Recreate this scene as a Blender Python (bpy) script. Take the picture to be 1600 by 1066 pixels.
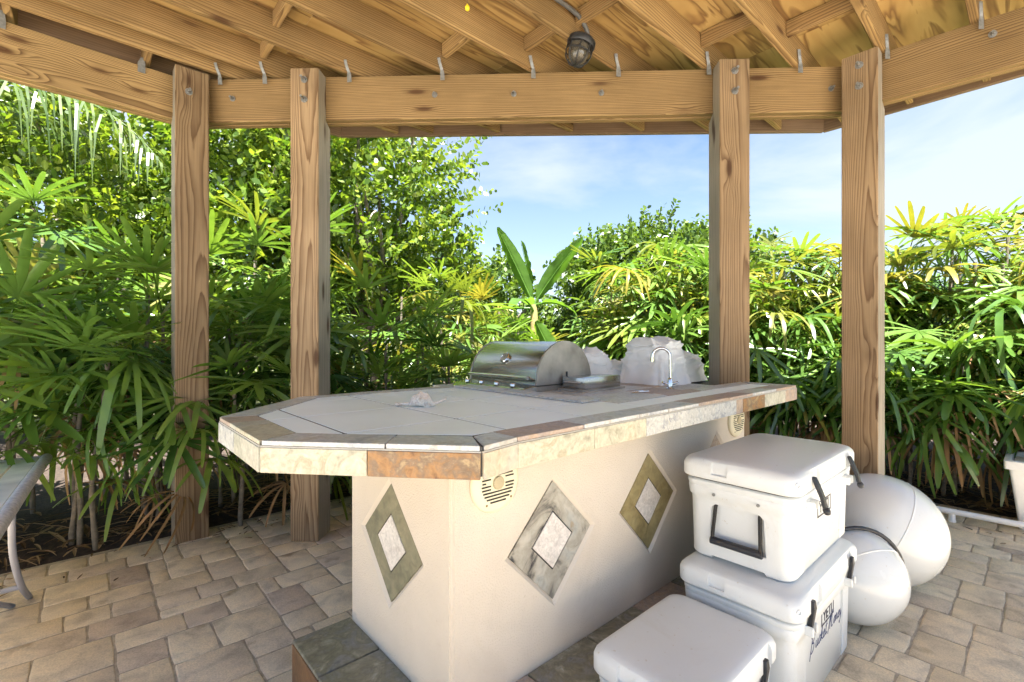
import bpy, bmesh, math, random
import numpy as np
from mathutils import Vector, Matrix, noise as mnoise

# ------------------------------------------------------------------ scene, camera, sky, sun
for o in list(bpy.data.objects): bpy.data.objects.remove(o)
S = bpy.context.scene
COL = S.collection
R = math.radians
TH = R(48.2)                                   # view heading: world X runs along the bar, world Y across it
cam_d = bpy.data.cameras.new('camera'); cam = bpy.data.objects.new('camera', cam_d); COL.objects.link(cam)
cam.location = (0, 0, 1.33); cam.rotation_euler = (R(90), 0, TH - R(90))
cam_d.sensor_width = 36; cam_d.lens = 16.65; cam_d.clip_end = 2000; cam_d.clip_start = 0.05
S.camera = cam
SUN_EL, SUN_DIR = R(70), Vector((-0.45, -0.89, 0)).normalized()   # horizontal direction TOWARDS the sun
w = bpy.data.worlds.new('World'); S.world = w; w.use_nodes = True
nt = w.node_tree; N = nt.nodes; Lk = nt.links
sky = N.new('ShaderNodeTexSky'); sky.sky_type = 'NISHITA'; sky.sun_disc = False
sky.sun_elevation = SUN_EL; sky.sun_rotation = math.atan2(SUN_DIR.x, SUN_DIR.y)
sky.air_density = 1.0; sky.dust_density = 0.4; sky.ozone_density = 3.0
tc = N.new('ShaderNodeTexCoord'); sep = N.new('ShaderNodeSeparateXYZ'); Lk.new(tc.outputs['Generated'], sep.inputs[0])
zz = N.new('ShaderNodeMath'); zz.operation = 'MAXIMUM'; zz.inputs[1].default_value = 0.0; Lk.new(sep.outputs[2], zz.inputs[0])
za = N.new('ShaderNodeMath'); za.operation = 'ADD'; za.inputs[1].default_value = 0.22; Lk.new(zz.outputs[0], za.inputs[0])
dv = N.new('ShaderNodeVectorMath'); dv.operation = 'DIVIDE'; Lk.new(tc.outputs['Generated'], dv.inputs[0]); Lk.new(za.outputs[0], dv.inputs[1])
cn = N.new('ShaderNodeTexNoise'); cn.inputs['Scale'].default_value = 0.85; cn.inputs['Detail'].default_value = 8; cn.inputs['Roughness'].default_value = 0.55
cn.inputs['Distortion'].default_value = 0.5; Lk.new(dv.outputs[0], cn.inputs['Vector'])
cr = N.new('ShaderNodeValToRGB'); cr.color_ramp.elements[0].position = 0.46; cr.color_ramp.elements[1].position = 0.64
cr.color_ramp.elements[1].color = (0.85, 0.85, 0.85, 1); Lk.new(cn.outputs['Fac'], cr.inputs['Fac'])
mx = N.new('ShaderNodeMixRGB'); mx.inputs[2].default_value = (3.6, 4.0, 4.6, 1)
hr = N.new('ShaderNodeValToRGB'); hr.color_ramp.elements[0].position = 0.0; hr.color_ramp.elements[0].color = (.5, .5, .5, 1); hr.color_ramp.elements[1].position = .38; hr.color_ramp.elements[1].color = (.05, .05, .05, 1)
Lk.new(zz.outputs[0], hr.inputs[0])
sm = N.new('ShaderNodeMixRGB'); sm.blend_type = 'SCREEN'; sm.inputs[0].default_value = 1; Lk.new(cr.outputs[0], sm.inputs[1]); Lk.new(hr.outputs[0], sm.inputs[2])
Lk.new(sm.outputs[0], mx.inputs[0]); Lk.new(sky.outputs[0], mx.inputs[1])
bg = N['Background']; bg.inputs[1].default_value = 0.05; Lk.new(mx.outputs[0], bg.inputs[0])
sun_d = bpy.data.lights.new('sun', 'SUN'); sun_d.energy = 5.0; sun_d.angle = R(0.53); sun_d.color = (1, 0.975, 0.93)
sun = bpy.data.objects.new('sun', sun_d); COL.objects.link(sun)
sd = Vector((SUN_DIR.x*math.cos(SUN_EL), SUN_DIR.y*math.cos(SUN_EL), math.sin(SUN_EL)))
sun.rotation_euler = sd.to_track_quat('Z', 'Y').to_euler(); sun.location = sd*30
S.view_settings.view_transform = 'Standard'; S.view_settings.look = 'None'; S.view_settings.gamma = 1
S.view_settings.use_curve_mapping = False
S.view_settings.exposure = 2.4
S.render.engine = 'CYCLES'; S.cycles.use_denoising = True
S.cycles.max_bounces = 7; S.cycles.diffuse_bounces = 4; S.cycles.glossy_bounces = 3; S.cycles.transmission_bounces = 4; S.cycles.transparent_max_bounces = 4
S.cycles.use_adaptive_sampling = True; S.cycles.adaptive_threshold = 0.03
S.cycles.sample_clamp_indirect = 6

# ------------------------------------------------------------------ helpers
WM = {}
def link(o, M=None, parent=None):
    COL.objects.link(o); M = M or Matrix.Identity(4)
    if parent is not None:
        o.parent = parent; o.matrix_parent_inverse = WM[parent].inverted()
    o.matrix_basis = M; WM[o] = M
    return o
def thing(name, label, cat, loc=(0, 0, 0), group=None):
    o = bpy.data.objects.new(name, None); o.empty_display_size = .1
    link(o, Matrix.Translation(loc)); return tag(o, label, cat, group)
def tag(o, label, cat=None, group=None, kind=None):
    if label: o['label'] = label
    if cat: o['category'] = cat
    if group: o['group'] = group
    if kind: o['kind'] = kind
    return o
class G:
    def __init__(s): s.v = []; s.f = []; s.mi = []; s.m = 0
    def add(s, v, f):
        n = len(s.v); s.v += [tuple(p) for p in v]; s.f += [tuple(i+n for i in q) for q in f]; s.mi += [s.m]*len(f); return s
    def box(s, x0, x1, y0, y1, z0, z1, M=None):
        v = [(x, y, z) for z in (z0, z1) for y in (y0, y1) for x in (x0, x1)]
        if M: v = [M @ Vector(p) for p in v]
        return s.add(v, [(0,2,3,1),(4,5,7,6),(0,1,5,4),(2,6,7,3),(0,4,6,2),(1,3,7,5)])
    def prism(s, poly, z0, z1, M=None):
        n = len(poly); v = [(x, y, z0) for x, y in poly]+[(x, y, z1) for x, y in poly]
        if M: v = [M @ Vector(p) for p in v]
        return s.add(v, [tuple(range(n-1, -1, -1)), tuple(range(n, 2*n))]+[(i, (i+1) % n, n+(i+1) % n, n+i) for i in range(n)])
    def loft(s, rings, cap=(True, True)):
        n = len(rings[0]); v = [p for r in rings for p in r]; f = []
        for k in range(len(rings)-1):
            for i in range(n):
                j = (i+1) % n; f.append((k*n+i, k*n+j, (k+1)*n+j, (k+1)*n+i))
        if cap[0]: f.append(tuple(range(n-1, -1, -1)))
        if cap[1]: m = (len(rings)-1)*n; f.append(tuple(range(m, m+n)))
        return s.add(v, f)
    def tube(s, pts, r, n=8, cap=True):
        pts = [Vector(p) for p in pts]; k = len(pts); rs = r if isinstance(r, (list, tuple)) else [r]*k
        t0 = (pts[1]-pts[0]).normalized(); up = Vector((0, 0, 1)) if abs(t0.z) < .9 else Vector((1, 0, 0))
        u = t0.cross(up).normalized(); rings = []
        for i in range(k):
            t = (pts[min(i+1, k-1)]-pts[max(i-1, 0)]).normalized()
            u = (u-t*u.dot(t)).normalized(); w_ = t.cross(u)
            rings.append([pts[i]+(u*math.cos(2*math.pi*j/n)+w_*math.sin(2*math.pi*j/n))*rs[i] for j in range(n)])
        return s.loft(rings, (cap, cap))
    def lathe(s, prof, n=24, M=None, cap=(True, True)):
        M = M or Matrix.Identity(4)
        return s.loft([[M @ Vector((r*math.cos(2*math.pi*i/n), r*math.sin(2*math.pi*i/n), z)) for i in range(n)] for r, z in prof], cap)
    def mesh(s, name, bevel=0, seg=1, smooth=None):
        me = bpy.data.meshes.new(name); me.from_pydata(s.v, [], s.f)
        if any(s.mi): me.polygons.foreach_set('material_index', s.mi)
        if bevel:
            bm = bmesh.new(); bm.from_mesh(me)
            bm.normal_update()
            ed = [e for e in bm.edges if len(e.link_faces) == 2 and e.calc_face_angle(0) > R(25)]
            bmesh.ops.bevel(bm, geom=ed, offset=bevel, segments=seg, affect='EDGES', profile=.5, clamp_overlap=True)
            bm.to_mesh(me); bm.free()
        if smooth is not None:
            me.polygons.foreach_set('use_smooth', [True]*len(me.polygons)); me.set_sharp_from_angle(angle=R(smooth))
        me.update(); return me
def obj(name, g, mat, parent=None, bevel=0, seg=1, smooth=None, M=None, kind=None):
    me = g.mesh(name, bevel, seg, smooth) if isinstance(g, G) else g
    for m in (mat if isinstance(mat, (list, tuple)) else [mat]):
        if m: me.materials.append(m)
    o = link(bpy.data.objects.new(name, me), M, parent)
    if kind: o['kind'] = kind
    return o
def smoothpts(p, n=6):
    p = [Vector(q) for q in p]; out = []
    for i in range(len(p)-1):
        a, b, c, d = p[max(i-1, 0)], p[i], p[i+1], p[min(i+2, len(p)-1)]
        for k in range(n):
            t = k/n
            out.append(.5*((2*b)+(c-a)*t+(2*a-5*b+4*c-d)*t*t+(3*b-a-3*c+d)*t**3))
    return out+[p[-1]]
def clip(poly, pts):
    """clip polygon by a convex ccw polygon"""
    out = list(poly)
    for i in range(len(pts)):
        (x0, y0), (x1, y1) = pts[i], pts[(i+1) % len(pts)]; src = out; out = []
        side = lambda p: (x1-x0)*(p[1]-y0)-(y1-y0)*(p[0]-x0)
        for k in range(len(src)):
            a, b = src[k], src[(k+1) % len(src)]; sa, sb = side(a), side(b)
            if sa >= 0: out.append(a)
            if (sa > 0 > sb) or (sa < 0 < sb):
                t = sa/(sa-sb); out.append((a[0]+(b[0]-a[0])*t, a[1]+(b[1]-a[1])*t))
        if not out: return []
    return out
def area(p): return .5*sum(p[i][0]*p[(i+1) % len(p)][1]-p[(i+1) % len(p)][0]*p[i][1] for i in range(len(p))) if len(p) > 2 else 0
def inset(poly, d):
    """inset a convex ccw polygon"""
    n = len(poly); out = []
    for i in range(n):
        p, q, r = Vector(poly[i-1]), Vector(poly[i]), Vector(poly[(i+1) % n])
        e0, e1 = (q-p).normalized(), (r-q).normalized()
        n0, n1 = Vector((-e0.y, e0.x)), Vector((-e1.y, e1.x)); b = (n0+n1); b = b/(b.length_squared/2)
        out.append(tuple(q+b*d))
    return out

# ------------------------------------------------------------------ materials
def mat(name):
    m = bpy.data.materials.new(name); m.use_nodes = True
    return m, m.node_tree.nodes, m.node_tree.links, m.node_tree.nodes['Principled BSDF']
def mk(N_, t, **k):
    n = N_.new('ShaderNode'+t)
    for a, b in k.items():
        if a in n.inputs: n.inputs[a].default_value = b
        else: setattr(n, a, b)
    return n
def ramp(N_, stops, interp='LINEAR'):
    n = N_.new('ShaderNodeValToRGB'); n.color_ramp.interpolation = interp; e = n.color_ramp.elements
    while len(e) < len(stops): e.new(.5)
    for i, (p, c) in enumerate(stops): e[i].position = p; e[i].color = tuple(c)+(1,) if len(c) == 3 else c
    return n
def plain(name, col, rough=.5, metal=0, var=.06, nscale=14, bump=0, bscale=120, spec=.5, coat=0):
    m, n, l, p = mat(name); t = mk(n, 'TexCoord'); nz = mk(n, 'TexNoise', Scale=nscale, Detail=6); l.new(t.outputs['Object'], nz.inputs['Vector'])
    c = Vector(col); rp = ramp(n, [(.3, tuple(c*(1-var))), (.7, tuple(c*(1+var)))]); l.new(nz.outputs[0], rp.inputs[0]); l.new(rp.outputs[0], p.inputs['Base Color'])
    p.inputs['Roughness'].default_value = rough; p.inputs['Metallic'].default_value = metal; p.inputs['Specular IOR Level'].default_value = spec
    p.inputs['Coat Weight'].default_value = coat
    rr = ramp(n, [(.2, (max(rough-.08, .02),)*3), (.8, (min(rough+.1, 1),)*3)]); l.new(nz.outputs[0], rr.inputs[0]); l.new(rr.outputs[0], p.inputs['Roughness'])
    if bump:
        b = mk(n, 'TexNoise', Scale=bscale, Detail=4); l.new(t.outputs['Object'], b.inputs['Vector'])
        bp = mk(n, 'Bump', Strength=bump, Distance=.004); l.new(b.outputs[0], bp.inputs['Height']); l.new(bp.outputs[0], p.inputs['Normal'])
    return m
def wood(name, light, dark, knot=(.07, .03, .012), scale=20, contrast=1.0, rough=.62, seed=0):
    m, n, l, p = mat(name); t = mk(n, 'TexCoord'); oi = mk(n, 'ObjectInfo')
    ofs = mk(n, 'CombineXYZ'); k1 = mk(n, 'Math', operation='MULTIPLY'); k1.inputs[1].default_value = 53; l.new(oi.outputs['Random'], k1.inputs[0]); l.new(k1.outputs[0], ofs.inputs[0])
    ad = mk(n, 'VectorMath', operation='ADD'); l.new(t.outputs['Object'], ad.inputs[0]); l.new(ofs.outputs[0], ad.inputs[1])
    # knots push the rings aside
    km = mk(n, 'Mapping'); km.inputs['Scale'].default_value = (2.1, 7.5, 7.5); l.new(ad.outputs[0], km.inputs[0])
    vo = mk(n, 'TexVoronoi', Scale=1.0, Randomness=1.0); l.new(km.outputs[0], vo.inputs['Vector'])
    kd = ramp(n, [(0, (1, 1, 1)), (.42, (0, 0, 0))], 'EASE'); l.new(vo.outputs['Distance'], kd.inputs[0])
    gm = mk(n, 'Mapping'); gm.inputs['Scale'].default_value = (.10, 1, 1); l.new(ad.outputs[0], gm.inputs[0])
    r2 = mk(n, 'Math', operation='MULTIPLY_ADD'); r2.inputs[1].default_value = .16; r2.inputs[2].default_value = .02; l.new(oi.outputs['Random'], r2.inputs[0])
    pith = mk(n, 'CombineXYZ', Y=.0); l.new(r2.outputs[0], pith.inputs[2]); 
    r3 = mk(n, 'Math', operation='MULTIPLY_ADD'); r3.inputs[1].default_value = .04; r3.inputs[2].default_value = -.01; l.new(kd.outputs[0], r3.inputs[0])
    l.new(r3.outputs[0], pith.inputs[1])
    a2 = mk(n, 'VectorMath', operation='ADD'); l.new(gm.outputs[0], a2.inputs[0]); l.new(pith.outputs[0], a2.inputs[1])
    # slow wander of the pith gives the cathedral arches
    wn = mk(n, 'TexNoise', Scale=4.5, Detail=1.5); l.new(gm.outputs[0], wn.inputs['Vector'])
    ws = mk(n, 'VectorMath', operation='SCALE'); ws.inputs['Scale'].default_value = .13; l.new(wn.outputs['Color'], ws.inputs[0])
    a3 = mk(n, 'VectorMath', operation='ADD'); l.new(a2.outputs[0], a3.inputs[0]); l.new(ws.outputs[0], a3.inputs[1])
    wv = mk(n, 'TexWave', wave_type='RINGS', rings_direction='X', wave_profile='SAW', Scale=scale, Distortion=1.6, Detail=2); wv.inputs['Detail Scale'].default_value = 1.2
    l.new(a3.outputs[0], wv.inputs['Vector'])
    fm = mk(n, 'Mapping'); fm.inputs['Scale'].default_value = (3, 130, 130); l.new(ad.outputs[0], fm.inputs[0])
    fn = mk(n, 'TexNoise', Scale=1.0, Detail=3); l.new(fm.outputs[0], fn.inputs['Vector'])
    rp = ramp(n, [(0, (0, 0, 0)), (.40, (.12*contrast,)*3), (.72, (.6*contrast,)*3), (.93, (1.0*contrast,)*3), (1, (.05,)*3)]); l.new(wv.outputs['Fac'], rp.inputs[0])
    m1 = mk(n, 'MixRGB'); m1.inputs[1].default_value = light+(1,); m1.inputs[2].default_value = dark+(1,); l.new(rp.outputs[0], m1.inputs[0])
    big = mk(n, 'TexNoise', Scale=1.3, Detail=4); l.new(ad.outputs[0], big.inputs['Vector'])
    bm_ = ramp(n, [(.3, (.72, .70, .66)), (.7, (1.12, 1.1, 1.06))]); l.new(big.outputs[0], bm_.inputs[0])
    m2 = mk(n, 'MixRGB', blend_type='MULTIPLY'); m2.inputs[0].default_value = 1; l.new(m1.outputs[0], m2.inputs[1]); l.new(bm_.outputs[0], m2.inputs[2])
    f2 = ramp(n, [(.3, (.82,)*3), (.7, (1.08,)*3)]); l.new(fn.outputs[0], f2.inputs[0])
    m3 = mk(n, 'MixRGB', blend_type='MULTIPLY'); m3.inputs[0].default_value = 1; l.new(m2.outputs[0], m3.inputs[1]); l.new(f2.outputs[0], m3.inputs[2])
    kk = ramp(n, [(0, (1, 1, 1)), (.10, (.85,)*3), (.16, (.25,)*3), (.24, (0, 0, 0))]); l.new(vo.outputs['Distance'], kk.inputs[0])
    m4 = mk(n, 'MixRGB'); m4.inputs[2].default_value = knot+(1,); l.new(kk.outputs[0], m4.inputs[0]); l.new(m3.outputs[0], m4.inputs[1])
    tn = mk(n, 'Math', operation='MULTIPLY'); tn.inputs[1].default_value = 7.31; l.new(oi.outputs['Random'], tn.inputs[0]); tf = mk(n, 'Math', operation='FRACT'); l.new(tn.outputs[0], tf.inputs[0])
    tr_ = ramp(n, [(0, (.70, .68, .66)), (.5, (.95, .93, .92)), (1, (1.14, 1.14, 1.12))]); l.new(tf.outputs[0], tr_.inputs[0])
    m5 = mk(n, 'MixRGB', blend_type='MULTIPLY'); m5.inputs[0].default_value = 1; l.new(m4.outputs[0], m5.inputs[1]); l.new(tr_.outputs[0], m5.inputs[2])
    l.new(m5.outputs[0], p.inputs['Base Color']); p.inputs['Roughness'].default_value = rough; p.inputs['Specular IOR Level'].default_value = .25
    bp = mk(n, 'Bump', Strength=.35, Distance=.002); l.new(m3.outputs[0], bp.inputs['Height']); l.new(bp.outputs[0], p.inputs['Normal'])
    return m
def slate(name, cols, rough=.5, sc=9, bump=.5):
    m, n, l, p = mat(name); t = mk(n, 'TexCoord'); oi = mk(n, 'ObjectInfo'); sc3 = mk(n, 'VectorMath', operation='SCALE'); sc3.inputs['Scale'].default_value = 31
    l.new(oi.outputs['Random'], sc3.inputs[0]) if False else None
    k = mk(n, 'Math', operation='MULTIPLY'); k.inputs[1].default_value = 41; l.new(oi.outputs['Random'], k.inputs[0])
    ad = mk(n, 'VectorMath', operation='ADD'); l.new(t.outputs['Object'], ad.inputs[0]); l.new(k.outputs[0], ad.inputs[1])
    n1 = mk(n, 'TexNoise', Scale=sc, Detail=8, Roughness=.62, Distortion=1.4); l.new(ad.outputs[0], n1.inputs['Vector'])
    st = [(.26+.48*i/(len(cols)-1), c) for i, c in enumerate(cols)]
    rp = ramp(n, st); l.new(n1.outputs[0], rp.inputs[0])
    n2 = mk(n, 'TexNoise', Scale=sc*6, Detail=6, Distortion=.8); l.new(ad.outputs[0], n2.inputs['Vector'])
    r2 = ramp(n, [(.3, (.78,)*3), (.7, (1.15,)*3)]); l.new(n2.outputs[0], r2.inputs[0])
    m2 = mk(n, 'MixRGB', blend_type='MULTIPLY'); m2.inputs[0].default_value = 1; l.new(rp.outputs[0], m2.inputs[1]); l.new(r2.outputs[0], m2.inputs[2])
    l.new(m2.outputs[0], p.inputs['Base Color']); p.inputs['Roughness'].default_value = rough
    bn = mk(n, 'MixRGB'); bn.inputs[0].default_value = .4; l.new(n1.outputs[0], bn.inputs[1]); l.new(n2.outputs[0], bn.inputs[2])
    bp = mk(n, 'Bump', Strength=bump, Distance=.006); l.new(bn.outputs[0], bp.inputs['Height']); l.new(bp.outputs[0], p.inputs['Normal'])
    return m
def paver_mat(name, island=False):
    m, n, l, p = mat(name); t = mk(n, 'TexCoord')
    if island: rnd = mk(n, 'NewGeometry').outputs['Random Per Island']
    else: rnd = mk(n, 'ObjectInfo').outputs['Random']
    k = mk(n, 'Math', operation='MULTIPLY'); k.inputs[1].default_value = 71; l.new(rnd, k.inputs[0])
    ad = mk(n, 'VectorMath', operation='ADD'); l.new(t.outputs['Object'], ad.inputs[0]); l.new(k.outputs[0], ad.inputs[1])
    rp = ramp(n, [(0, (.66, .54, .37)), (.3, (.77, .645, .46)), (.55, (.72, .595, .42)), (.85, (.66, .545, .40)), (.95, (.55, .44, .33)), (1, (.48, .385, .30))]); l.new(rnd, rp.inputs[0])
    n1 = mk(n, 'TexNoise', Scale=9, Detail=5, Distortion=.6); l.new(ad.outputs[0], n1.inputs['Vector'])
    r1 = ramp(n, [(.28, (.70, .69, .70)), (.5, (1, 1, 1)), (.75, (1.16, 1.13, 1.06))]); l.new(n1.outputs[0], r1.inputs[0])
    n2 = mk(n, 'TexNoise', Scale=170, Detail=3); l.new(ad.outputs[0], n2.inputs['Vector'])
    r2 = ramp(n, [(.3, (.82,)*3), (.7, (1.12,)*3)]); l.new(n2.outputs[0], r2.inputs[0])
    m1 = mk(n, 'MixRGB', blend_type='MULTIPLY'); m1.inputs[0].default_value = 1; l.new(rp.outputs[0], m1.inputs[1]); l.new(r1.outputs[0], m1.inputs[2])
    m2 = mk(n, 'MixRGB', blend_type='MULTIPLY'); m2.inputs[0].default_value = 1; l.new(m1.outputs[0], m2.inputs[1]); l.new(r2.outputs[0], m2.inputs[2])
    n3 = mk(n, 'TexNoise', Scale=5, Detail=3); l.new(ad.outputs[0], n3.inputs['Vector'])
    r3 = ramp(n, [(.66, (1, 1, 1)), (.76, (.55, .50, .45))]); l.new(n3.outputs[0], r3.inputs[0])
    m3 = mk(n, 'MixRGB', blend_type='MULTIPLY'); m3.inputs[0].default_value = 1; l.new(m2.outputs[0], m3.inputs[1]); l.new(r3.outputs[0], m3.inputs[2])
    l.new(m3.outputs[0], p.inputs['Base Color']); p.inputs['Roughness'].default_value = .78; p.inputs['Specular IOR Level'].default_value = .3
    bn = mk(n, 'MixRGB'); bn.inputs[0].default_value = .35; l.new(n1.outputs[0], bn.inputs[1]); l.new(n2.outputs[0], bn.inputs[2])
    bp = mk(n, 'Bump', Strength=.55, Distance=.006); l.new(bn.outputs[0], bp.inputs['Height']); l.new(bp.outputs[0], p.inputs['Normal'])
    return m
def leafmat(name, cols, rough=.33, trans=.35, tcol=None, spec=.5, island=False):
    m, n, l, p = mat(name)
    rnd = mk(n, 'NewGeometry').outputs['Random Per Island'] if island else mk(n, 'ObjectInfo').outputs['Random']
    st = [(i/(len(cols)-1), c) for i, c in enumerate(cols)]; rp = ramp(n, st); l.new(rnd, rp.inputs[0])
    t = mk(n, 'TexCoord'); nz = mk(n, 'TexNoise', Scale=7, Detail=4); l.new(t.outputs['Object'], nz.inputs['Vector'])
    r1 = ramp(n, [(.3, (.75, .78, .7)), (.7, (1.2, 1.15, 1.1))]); l.new(nz.outputs[0], r1.inputs[0])
    m1 = mk(n, 'MixRGB', blend_type='MULTIPLY'); m1.inputs[0].default_value = 1; l.new(rp.outputs[0], m1.inputs[1]); l.new(r1.outputs[0], m1.inputs[2])
    l.new(m1.outputs[0], p.inputs['Base Color']); p.inputs['Roughness'].default_value = rough; p.inputs['Specular IOR Level'].default_value = spec
    tr = mk(n, 'BsdfTranslucent'); tm = mk(n, 'MixRGB', blend_type='MULTIPLY'); tm.inputs[0].default_value = 1; tm.inputs[2].default_value = (tcol or (1.5, 1.5, .6))+(1,)
    l.new(m1.outputs[0], tm.inputs[1]); l.new(tm.outputs[0], tr.inputs[0])
    ms = mk(n, 'MixShader'); ms.inputs[0].default_value = trans; l.new(p.outputs[0], ms.inputs[1]); l.new(tr.outputs[0], ms.inputs[2])
    l.new(ms.outputs[0], n['Material Output'].inputs['Surface'])
    return m
M_beam = wood('treated_pine_beam', (.37, .25, .118), (.13, .075, .034), scale=29)
M_raft = wood('treated_pine_rafter', (.40, .268, .122), (.15, .085, .036), scale=24, contrast=.95)
M_post = wood('treated_pine_post', (.42, .30, .182), (.19, .115, .062), scale=38)
M_grey = wood('weathered_grey_pine', (.44, .40, .34), (.30, .27, .225), scale=15, contrast=.7)
M_fasc = wood('fascia_board', (.30, .21, .14), (.18, .12, .075), scale=20, contrast=.6)
def ply():
    m, n, l, p = mat('plywood'); t = mk(n, 'TexCoord'); oi = mk(n, 'ObjectInfo'); k = mk(n, 'Math', operation='MULTIPLY'); k.inputs[1].default_value = 29; l.new(oi.outputs['Random'], k.inputs[0])
    ad = mk(n, 'VectorMath', operation='ADD'); l.new(t.outputs['Object'], ad.inputs[0]); l.new(k.outputs[0], ad.inputs[1])
    mp = mk(n, 'Mapping'); mp.inputs['Scale'].default_value = (.75, 5.5, 1); mp.inputs['Rotation'].default_value = (0, 0, .10); l.new(ad.outputs[0], mp.inputs[0])
    n1 = mk(n, 'TexNoise', Scale=1.0, Detail=3, Distortion=.9); l.new(mp.outputs[0], n1.inputs['Vector'])
    wv = mk(n, 'Math', operation='MULTIPLY'); wv.inputs[1].default_value = 6; l.new(n1.outputs[0], wv.inputs[0])
    fr = mk(n, 'Math', operation='FRACT'); l.new(wv.outputs[0], fr.inputs[0])
    rp = ramp(n, [(0, (.50, .345, .14)), (.5, (.44, .29, .11)), (.85, (.21, .115, .045)), (1, (.46, .31, .12))]); l.new(fr.outputs[0], rp.inputs[0])
    n2 = mk(n, 'TexNoise', Scale=1.2, Detail=3); l.new(ad.outputs[0], n2.inputs['Vector'])
    r2 = ramp(n, [(.35, (.7, .66, .6)), (.65, (1.1, 1.1, 1.1))]); l.new(n2.outputs[0], r2.inputs[0])
    m2 = mk(n, 'MixRGB', blend_type='MULTIPLY'); m2.inputs[0].default_value = 1; l.new(rp.outputs[0], m2.inputs[1]); l.new(r2.outputs[0], m2.inputs[2])
    l.new(m2.outputs[0], p.inputs['Base Color']); p.inputs['Roughness'].default_value = .6
    return m
M_ply = ply()
M_galv = plain('galvanised_steel', (.27, .27, .265), .55, .7, .25, 60)
M_paver = paver_mat('tumbled_paver'); M_paver_i = paver_mat('tumbled_paver_far', True)
M_joint = plain('joint_sand', (.40, .335, .25), .95, 0, .25, 40, .4, 200)
M_deck = plain('pale_bounce_deck', (.72, .71, .68), .85, 0, .06, 3, .3, 90)
M_soil = plain('dark_mulch_soil', (.055, .038, .027), .95, 0, .5, 30, 1.0, 60)
M_ground = plain('sandy_lawn', (.12, .13, .05), .95, 0, .35, 2, .5, 40)
M_stucco = plain('cream_stucco', (.70, .61, .505), .85, 0, .05, 3.5, .9, 170, .2)
M_bevel = plain('stucco_bevel', (.69, .61, .515), .85, 0, .02, 9, .5, 200, .2)
M_grout = plain('grey_grout', (.10, .098, .095), .9, 0, .12, 60)
M_egrout = plain('light_edge_grout', (.42, .40, .36), .9, 0, .1, 60)
M_black = plain('black_grout', (.02, .02, .024), .6)
SL = dict(
 grey=slate('slate_grey', [(.26, .27, .30), (.44, .45, .47), (.56, .56, .55), (.46, .43, .38), (.38, .40, .44)], .36, 11),
 pale=slate('slate_pale', [(.26, .25, .20), (.42, .41, .33), (.52, .50, .42), (.40, .36, .28)], .5, 11),
 cream=slate('slate_cream', [(.27, .25, .19), (.44, .41, .31), (.55, .51, .39), (.42, .36, .25), (.50, .48, .40)], .5, 11),
 sand=slate('slate_sand', [(.44, .35, .24), (.56, .48, .36), (.50, .46, .38), (.58, .47, .33)], .5, 8),
 rust=slate('slate_rust', [(.09, .05, .025), (.22, .105, .04), (.33, .17, .06), (.20, .13, .08), (.38, .27, .14), (.18, .11, .07)], .45, 10),
 mauve=slate('slate_mauve', [(.24, .18, .17), (.38, .31, .27), (.45, .33, .24), (.30, .27, .27)], .5, 11),
 blue=slate('slate_blue', [(.22, .24, .27), (.46, .47, .46), (.54, .53, .49), (.30, .31, .34), (.48, .42, .33)], .5, 16),
 green=slate('slate_green', [(.12, .12, .085), (.20, .19, .12), (.26, .235, .15), (.20, .18, .12)], .5, 5),
 olive=slate('slate_olive', [(.20, .15, .06), (.32, .25, .11), (.38, .31, .15), (.26, .20, .10)], .5, 5),
 black=slate('slate_mottled', [(.02, .022, .028), (.03, .03, .035), (.36, .33, .27), (.44, .41, .35), (.38, .38, .35), (.30, .21, .11)], .5, 4.5),
 step=slate('slate_step', [(.12, .125, .125), (.24, .23, .21), (.20, .18, .12), (.33, .30, .22), (.52, .50, .44)], .42, 8),
 riser=slate('slate_riser', [(.10, .05, .025), (.19, .095, .04), (.26, .14, .06)], .45, 5))
M_field = plain('pale_field_tile', (.87, .95, .955), .40, 0, .04, 3, .15, 30, .22)
M_inner = slate('tumbled_marble', [(.60, .54, .49), (.70, .65, .60), (.74, .69, .64)], .6, 12, .3)
M_white = plain('rotomoulded_white', (.72, .745, .75), .34, 0, .02, 6, .12, 160, .5)
def scuffed(m, amt=.25, col=(.52, .46, .36)):
    n, l = m.node_tree.nodes, m.node_tree.links; p = n['Principled BSDF']; src = p.inputs['Base Color'].links[0].from_socket; t = mk(n, 'TexCoord')
    a = mk(n, 'TexNoise', Scale=3.2, Detail=9, Roughness=.72, Distortion=.8); l.new(t.outputs['Object'], a.inputs['Vector']); ra = ramp(n, [(.55, (0, 0, 0)), (.78, (amt,)*3)]); l.new(a.outputs[0], ra.inputs[0])
    b = mk(n, 'TexNoise', Scale=55, Detail=2); l.new(t.outputs['Object'], b.inputs['Vector']); rb = ramp(n, [(.70, (0, 0, 0)), (.76, (amt*1.6,)*3)]); l.new(b.outputs[0], rb.inputs[0])
    s_ = mk(n, 'MixRGB', blend_type='SCREEN'); s_.inputs[0].default_value = 1; l.new(ra.outputs[0], s_.inputs[1]); l.new(rb.outputs[0], s_.inputs[2])
    x = mk(n, 'MixRGB'); x.inputs[2].default_value = col+(1,); l.new(s_.outputs[0], x.inputs[0]); l.new(src, x.inputs[1]); l.new(x.outputs[0], p.inputs['Base Color'])
scuffed(M_white, .30); scuffed(M_stucco, .22, (.50, .40, .29))
M_rubber = plain('black_rubber', (.022, .024, .03), .45, 0, .15, 30, .2, 90)
M_rope = plain('black_braid', (.03, .028, .026), .8, 0, .5, 160, .4, 300)
M_print = plain('dark_print', (.02, .025, .05), .5)
M_ink = plain('blue_script_ink', (.03, .05, .16), .5)
M_vinyl = plain('white_vinyl', (.68, .70, .70), .22, 0, .03, 5, .05, 20, .5, .2)
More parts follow.
